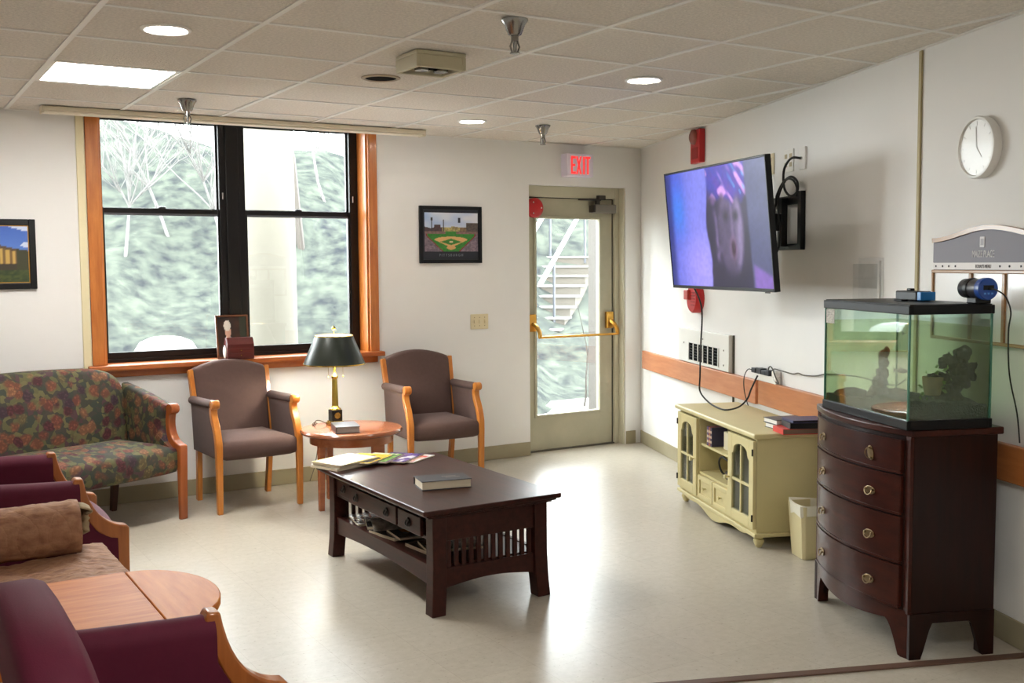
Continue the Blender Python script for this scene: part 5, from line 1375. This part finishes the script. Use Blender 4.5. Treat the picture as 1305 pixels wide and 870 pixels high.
# ================================================================== RIGHT WALL THINGS
# television
def sm(a, b, x): x = max(0,min(1,(x-a)/(b-a))); return x*x*(3-2*x)
def tv_pic(u, v):
    n = vn(u*6, v*5); n2 = vn(u*22+5, v*16); n3 = vn(u*60, v*40)
    c = mixc((52,66,170), (126,124,206), sm(0.0,0.42,u)*0.6+0.4*(1-v))
    c = mixc(c, (44,112,206), 0.75*math.exp(-((u-0.12)/0.09)**2-((v-0.66)/0.22)**2))
    c = mixc(c, (150,132,214), 0.6*math.exp(-((u-0.33)/0.2)**2-((v-0.18)/0.28)**2))
    c = mixc(c, (110,110,196), 0.5*sm(0.48,0.52,v)*sm(0.15,0.25,u))
    c = mixc(c, (28,34,96), 0.85*(1-sm(0.02,0.09,u)))
    e = 0.43 + 0.015*math.sin(v*9) + 0.01*n2
    d = mixc((40,30,62), (24,18,44), n)
    # lit edge of hair and cheek
    d = mixc(d, (150,126,176), 0.6*math.exp(-((u-0.515-0.05*(0.5-v)+0.03*(n2-0.5))/0.022)**2)*sm(0.15,0.3,v)*(1-sm(0.55,0.7,v))*(0.4+n2))
    fx, fy = (u-0.655)/0.135, (v-0.46)/0.40
    f = 1-sm(0.75,1.05,math.sqrt(fx*fx+fy*fy))
    face = mixc((84,70,104), (48,38,64), 0.6*n2+0.3*n)
    face = mixc(face, (160,144,186), 0.75*math.exp(-((fx-0.62)/0.26)**2)*(0.5+0.5*n2))
    face = mixc(face, (118,100,140), 0.5*math.exp(-((fx-0.12)/0.10)**2)*(1-sm(0.3,0.5,abs(fy-0.2))))
    for ex in (-0.30, 0.42): face = mixc(face, (22,16,34), 0.85*math.exp(-((fx-ex)/0.20)**2-((fy-0.30)/0.11)**2))
    mo = math.exp(-(((fx-0.12)/0.27)**2+((fy+0.36)/0.27)**2)**2)
    face = mixc(face, (120,84,118), 0.6*mo)
    face = mixc(face, (44,20,42), math.exp(-(((fx-0.12)/0.15)**2+((fy+0.36)/0.18)**2)**2))
    d = mixc(d, face, f)
    sc_ = sm(0.66,0.80,v-0.25*abs(u-0.63)**1.3+0.12*(n2-0.5)+0.10*(u-0.63))*sm(0.42,0.46,u)*(1-sm(0.80,0.85,u))
    w_ = vn((u+v*0.5)*26, (v-u*0.6)*7); w2 = vn((u+v*0.5)*40+9, (v-u)*9)
    hd = mixc((78,40,150), (44,56,160), w2); hd = mixc(hd, (196,140,216), sm(0.60,0.78,w_)); hd = mixc(hd, (90,170,220), 0.7*sm(0.7,0.85,w2)*sm(0.6,0.75,u))
    d = mixc(d, hd, sc_*0.9)
    d = mixc(d, mixc((70,74,112), (58,60,96), n), sm(0.82,0.845,u+0.02*v))
    d = mixc(d, (120,84,168), 0.8*sm(0.0,0.05,0.20-(u-0.86)*0.6-v)*sm(0.83,0.86,u))
    c = mixc(c, d, sm(e-0.012,e+0.012,u))
    return mixc(c, (0,0,0), 0.12*n3)
t = thing('television', 'wall mounted television showing a purple and blue scene', 'television', (4.098,4.519,1.726), R(-105.524))
t.rotation_euler = (R(5.464), 0, R(-105.524))
TW, TH = 1.235, 0.70
o = painted('screen', TW-0.022, TH-0.03, 150, 90, tv_pic, attr_mat('lit_screen', 0.3, emit=0.42, spec=0.15), t); o.location = (0,-0.0005,-TH/2+0.018)
fr = MB()
fr.box(-TW/2,-TW/2+0.011,-0.004,0.03,-TH/2,TH/2).box(TW/2-0.011,TW/2,-0.004,0.03,-TH/2,TH/2).box(-TW/2+0.011,TW/2-0.011,-0.004,0.03,TH/2-0.012,TH/2).box(-TW/2+0.011,TW/2-0.011,-0.004,0.03,-TH/2,-TH/2+0.018)
fr.build('bezel', M_BLACK, t, bevel=0.003)
B(-TW/2+0.011,TW/2-0.011,0.001,0.03,-TH/2+0.018,TH/2-0.012).build('back_panel', M_BLACK, t)
MB().prism([(-0.42,-0.30),(0.42,-0.30),(0.42,0.10),(0.36,0.16),(-0.36,0.16),(-0.42,0.10)], 'xz', 0.03, 0.075).build('rear_housing', M_BLACK, t, bevel=0.01)
B(TW/2-0.10,TW/2-0.05,-0.006,0.0,-TH/2-0.006,-TH/2).build('sensor', M_BLACK, t, bevel=0.002)
# mount
t = thing('tv_wall_mount', 'black articulated wall bracket behind the television', 'bracket', RW(2.86,0,0), RWROT)
mm = MB()
mm.box(-0.22,-0.18,-0.022,-0.001,1.60,1.91).box(0.17,0.215,-0.03,-0.001,1.60,1.93).box(-0.18,0.17,-0.022,-0.001,1.86,1.91).box(-0.18,0.17,-0.022,-0.001,1.60,1.635)
mm.build('wall_plate', M_BLACK, t, bevel=0.003)
B(-0.03,0.03,-0.06,-0.022,1.62,1.90).build('pivot', M_BLACK, t, bevel=0.004)
MB().sweep([(0,-0.05,1.76),(0.12,-0.24,1.76),(0.10,-0.366,1.75)], [(-0.05,-0.014),(0.05,-0.014),(0.05,0.014),(-0.05,0.014)]).build('arm', M_BLACK, t, bevel=0.003)
B(-0.10,0.30,-0.384,-0.364,1.60,1.90).build('screen_plate', M_BLACK, t, bevel=0.003)
# outlets above
def plate(s, z, w, h, label, kind, d=0.008):
    t = thing('wall_plate', label, 'outlet', RW(s,0,z), RWROT, 'wall plates above the television')
    B(-w/2,w/2,-d,-0.0005,0,h).build('plate', M_WHITE if kind != 0 else M_IVORY, t, bevel=0.003)
    if kind == 1:
        for x in (-w/4, w/4):
            for zz in (h*0.22, h*0.60): B(x-0.017,x+0.017,-d-0.002,-d,zz,zz+h*0.2).build('socket', mat('beige_socket', S(186,172,140), 0.4), t, bevel=0.002)
    elif kind == 0:
        for zz in (h*0.25, h*0.62): B(-0.018,0.018,-d-0.002,-d,zz,zz+h*0.18).build('socket', mat('pink_beige_socket', S(200,176,150), 0.4), t, bevel=0.002)
    else:
        MB().lathe([(0.008,0),(0.008,-0.012),(0.004,-0.014)], 10, (0,-d,h/2), axis='y').build('jack', M_CHROME, t, smooth=40)
    return t
plate(2.615, 2.055, 0.085, 0.125, 'ivory outlet plate above and left of the wall bracket', 0)
plate(2.860, 2.050, 0.125, 0.130, 'white double outlet plate between the other two wall plates', 1)
plate(3.045, 2.050, 0.075, 0.125, 'white cable jack plate right of the double outlet', 2, 0.014)
for nm, lb, pts, r_ in (
    ('television_cable', 'thick black cable looping above the wall bracket', [(3.05,0.02,2.11),(3.02,0.06,2.115),(2.96,0.07,2.08),(2.92,0.065,2.03),(2.925,0.06,1.95),(2.99,0.055,1.905),(3.075,0.055,1.92),(3.09,0.06,1.975),(3.02,0.065,2.01),(2.93,0.07,1.985),(2.86,0.075,1.92),(2.82,0.08,1.84),(2.80,0.20,1.78)], 0.007),
    ('television_cable', 'black cable running from the bracket top into the loop', [(3.06,0.05,1.90),(3.085,0.06,1.945),(3.06,0.075,1.99),(2.98,0.08,1.99),(2.90,0.085,1.90),(2.90,0.085,1.80),(2.93,0.085,1.70),(2.92,0.12,1.56),(2.86,0.30,1.46),(2.84,0.36,1.42)], 0.006),
    ('black_cable', 'short black power cable plugged into the ivory outlet', [(2.615,0.012,2.10),(2.60,0.04,2.105),(2.56,0.09,2.10),(2.58,0.20,2.0),(2.70,0.28,1.92),(2.78,0.33,1.86)], 0.006)):
    tag(MB().tube(spline([RW(*p) for p in pts],7), r_, 8).build(nm, M_RUBBER, smooth=60), lb, 'cable', 'cables behind the television')
# red strobe and horn
t = thing('fire_strobe', 'tall red fire alarm strobe above the television', 'fire alarm', RW(1.41,0,2.235), RWROT)
B(-0.09,0.09,-0.045,-0.001,0,0.235).build('body', M_RED, t, bevel=0.006)
MB().lathe([(0.055,0),(0.05,-0.02),(0.03,-0.03),(0.001,-0.032)], 20, (-0.01,-0.045,0.185), axis='y').build('lens', mat('clear_red_lens', S(150,80,70), 0.2), t, smooth=50)
B(-0.06,0.06,-0.047,-0.045,0.03,0.11).build('label', mat('dark_red', S(150,20,24), 0.5), t)
t = thing('fire_horn', 'round red fire alarm horn below the television', 'fire alarm', RW(1.40,0,1.275), RWROT)
MB().lathe([(0.105,-0.001),(0.105,-0.05),(0.095,-0.062),(0.001,-0.064)], 28, axis='y').build('body', M_RED, t, smooth=40)
B(-0.10,-0.02,-0.085,-0.05,-0.01,0.06).build('strobe_block', mat('salmon_red', S(206,84,72), 0.4), t, bevel=0.006)
for k in range(5): B(0.0,0.07,-0.067,-0.064,-0.05+k*0.022,-0.042+k*0.022).build('slot', mat('dark_red', S(150,20,24), 0.5), t)
# wall heater grille
t = thing('wall_heater', 'white wall heater panel with dark slotted grille behind the rail', 'heater', RW(1.525,0,0.802), RWROT)
B(-0.50,0.505,-0.03,-0.001,0,0.248).build('panel', M_WHITE, t, bevel=0.005)
B(-0.255,0.33,-0.032,-0.030,0.024,0.146).build('grille_back', M_DARKCAN, t)
for i in range(7): B(-0.258+0.0965*i,-0.246+0.0965*i,-0.036,-0.032,0.020,0.150).build('grille_bar', M_WHITE, t)
for i in range(1,6): B(-0.255,0.33,-0.0335,-0.0325,0.024+0.0203*i,0.028+0.0203*i).build('grille_louvre', mat('charcoal', S(46,44,44), 0.5), t)
for x, z in ((-0.36,0.14),(0.03,0.19),(0.42,0.14),(0.42,0.04)): MB().lathe([(0.006,0),(0.006,-0.003),(0.001,-0.004)], 8, (x,-0.030,z), axis='y').build('screw', M_GREY, t)
# power strip on the rail
t = thing('power_strip', 'white power strip with black adapters resting on the wall rail', 'power strip', RW(2.60,0.02,0.8055), RWROT)
B(-0.17,0.185,-0.018,0.016,0,0.042).build('strip', M_WHITE, t, bevel=0.004)
B(0.125,0.185,-0.018,0.016,0.042,0.075).build('strip_end', M_WHITE, t, bevel=0.004)
for x, w_, h_ in ((-0.15,0.06,0.03),(-0.075,0.07,0.036),(0.0,0.06,0.028),(0.06,0.05,0.034)): B(x,x+w_,-0.03,0.012,0.0425,0.0425+h_).build('adapter', mat('dark_adapter', S(34,36,44), 0.45), t, bevel=0.004)
tag(MB().tube(spline([RW(*p) for p in [(2.34,0.40,1.40),(2.285,0.33,1.30),(2.255,0.30,1.20),(2.234,0.30,1.0),(2.223,0.30,0.80),(2.20,0.29,0.705),(2.29,0.27,0.648),(2.44,0.265,0.630),(2.55,0.25,0.630),(2.575,0.18,0.65),(2.585,0.13,0.70),(2.575,0.10,0.76),(2.575,0.06,0.84)]],7), 0.0055, 8).build('black_cable', M_RUBBER, smooth=60), 'black power cord hanging from the television to the power strip', 'cord')
tag(MB().tube(spline([RW(*p) for p in [(2.46,0.03,0.85),(2.40,0.045,0.862),(2.345,0.05,0.81),(2.343,0.05,0.73),(2.38,0.045,0.65),(2.40,0.045,0.632)]],6), 0.003, 6).build('adapter_cord', M_RUBBER, smooth=60), 'thin dark cord hanging from the power strip to the cabinet top', 'cord')
tag(MB().tube(spline([RW(*p) for p in [(2.66,0.035,0.86),(2.71,0.045,0.905),(2.75,0.045,0.90),(2.79,0.04,0.85),(2.82,0.035,0.815),(2.76,0.035,0.83),(2.73,0.03,0.89),(2.82,0.02,0.892),(2.97,0.02,0.888),(3.05,0.02,0.90),(3.12,0.02,0.895),(3.27,0.02,0.908),(3.40,0.02,0.93),(3.7,0.02,0.95),(4.1,0.05,0.95),(4.30,0.10,1.00)]],5), 0.004, 6).build('grey_cable', mat('grey_cord', S(92,88,80), 0.5), smooth=60), 'grey wavy cord running along the wall to the aquarium', 'cord')
# acrylic brochure holder
t = thing('paper_holder', 'clear acrylic brochure holder on the wall behind the aquarium', 'holder', RW(3.80,0,1.30), RWROT)
B(-0.118,0.118,-0.004,-0.001,0,0.25).build('back_plate', mat('milky_acrylic', S(236,235,232), 0.15), t, bevel=0.002)
B(-0.118,0.118,-0.034,-0.031,0,0.22).build('front_plate', glass_mat('acrylic', (0.93,0.94,0.94,1), maxr=0.08), t)
B(-0.10,0.10,-0.012,-0.005,0.01,0.235).build('leaflets', mat('pale_leaflet', S(236,234,230), 0.4, col2=S(210,209,206), vscale=8), t)
# clock
t = thing('wall_clock', 'round white wall clock above the menu board', 'clock', RW(4.682,0,1.995), RWROT)
MB().lathe([(0.125,-0.001),(0.128,-0.03),(0.124,-0.038),(0.116,-0.039),(0.113,-0.034),(0.113,-0.02)], 48, axis='y').build('rim', M_WHITE, t, smooth=40)
MB().lathe([(0.001,-0.030),(0.114,-0.030),(0.114,-0.012),(0.001,-0.012)], 48, axis='y').build('face', mat('clock_face', S(240,238,232), 0.35), t, smooth=30)
MK = mat('pale_clock_mark', S(218,214,208), 0.5)
for k in range(12):
    a = k*PI/6; o = MB().box(-0.002,0.002,-0.0312,-0.0302,0.092,0.106).build('hour_mark', MK, t); o.rotation_euler.y = a
for nm, L_, a in (('hour_hand',0.055,R(140)),('minute_hand',0.085,R(355))):
    o = MB().box(-0.0025,0.0025,-0.0325,-0.0315,-0.01,L_).build(nm, MK, t); o.rotation_euler.y = a
MB().lathe([(0.001,-0.0365),(0.115,-0.0365),(0.115,-0.035),(0.001,-0.035)], 48, axis='y').build('glass', glass_mat('clock_glass', maxr=0.004), t, smooth=30)
# menu board
t = thing('menu_board', 'arched grey menu board with wooden frame on the right wall', 'notice board', RW(4.757,0,1.19), RWROT)
M_BWOOD = wood('board_oak', S(150,108,66), S(174,130,84), 'x', rough=0.4)
BW = 0.395
def topz(x): return 0.432 + 0.045*(0.5+0.5*math.cos(PI*min(1,abs(x)/BW)))
pl = [(-BW,0)] + [(-BW+2*BW*i/40, topz(-BW+2*BW*i/40)) for i in range(41)] + [(BW,0)]
MB().prism(pl, 'xz', -0.012, -0.001).build('backer', mat('board_backer', S(120,112,110), 0.6), t)
hd = [(-BW+0.002,0.335)] + [(-BW+0.002+(2*BW-0.004)*i/40, topz(-BW+2*BW*i/40)-0.010) for i in range(41)] + [(BW-0.002,0.335)]
MB().prism(hd, 'xz', -0.016, -0.012).build('header', mat('slate_grey_header', S(122,116,124), 0.55), t)
MB().sweep([(-BW+2*BW*i/40,-0.012,topz(-BW+2*BW*i/40)) for i in range(41)], [(-0.009,-0.012),(0.009,-0.012),(0.009,0.012),(-0.009,0.012)], ref=(0,0,1)).build('arched_trim', M_BWOOD, t, smooth=40)
B(-BW+0.002,BW-0.002,-0.015,-0.012,0.305,0.334).build('date_strip', mat('strip_white', S(226,220,216), 0.5), t)
MKD = mat('dark_mark', S(40,38,42), 0.5)
for x in (-0.365,-0.318,-0.272,-0.225,-0.025+0.0,0.03): 
    if x < -0.2 or x > 0.0: pass
for x in (-0.372,-0.322,-0.275,-0.227,0.075,0.135,0.205): MB().lathe([(0.0045,0),(0.0045,-0.002),(0.001,-0.003)], 10, (x-0.0,-0.015,0.319), axis='y').build('peg', MKD, t)
text('board_title', 'MAIZE PLACE', 0.040, mat('pale_title', S(206,200,198), 0.5), t, (-0.035,-0.0165,0.356), sx=0.62)
text('strip_lettering', "TODAY'S MENU", 0.020, mat('grey_letters', S(120,112,112), 0.6), t, (-0.035,-0.0155,0.312), sx=0.75)
B(-0.055,-0.025,-0.019,-0.016,0.397,0.440).build('emblem', mat('pale_title', S(206,200,198), 0.5), t)
B(-0.050,-0.030,-0.0195,-0.019,0.405,0.432).build('emblem_inset', mat('emblem_grey', S(160,154,156), 0.5), t)
fz0, fz1 = 0.0, 0.303
fr = MB()
fr.box(-BW,BW,-0.024,-0.012,fz0,fz0+0.014).box(-BW,BW,-0.024,-0.012,fz1-0.014,fz1)
for x in (-BW, -0.120, 0.100, BW-0.014): fr.box(x, x+(0.014 if abs(x) > 0.3 else 0.020), -0.024, -0.012, fz0+0.014, fz1-0.014)
fr.build('frame', M_BWOOD, t, bevel=0.003)
for x0, x1 in ((-BW+0.014,-0.120),(-0.100,0.100),(0.120,BW-0.014)): B(x0,x1,-0.0155,-0.012,0.014,fz1-0.014).build('white_panel', mat('whiteboard', S(226,222,218), 0.2), t)
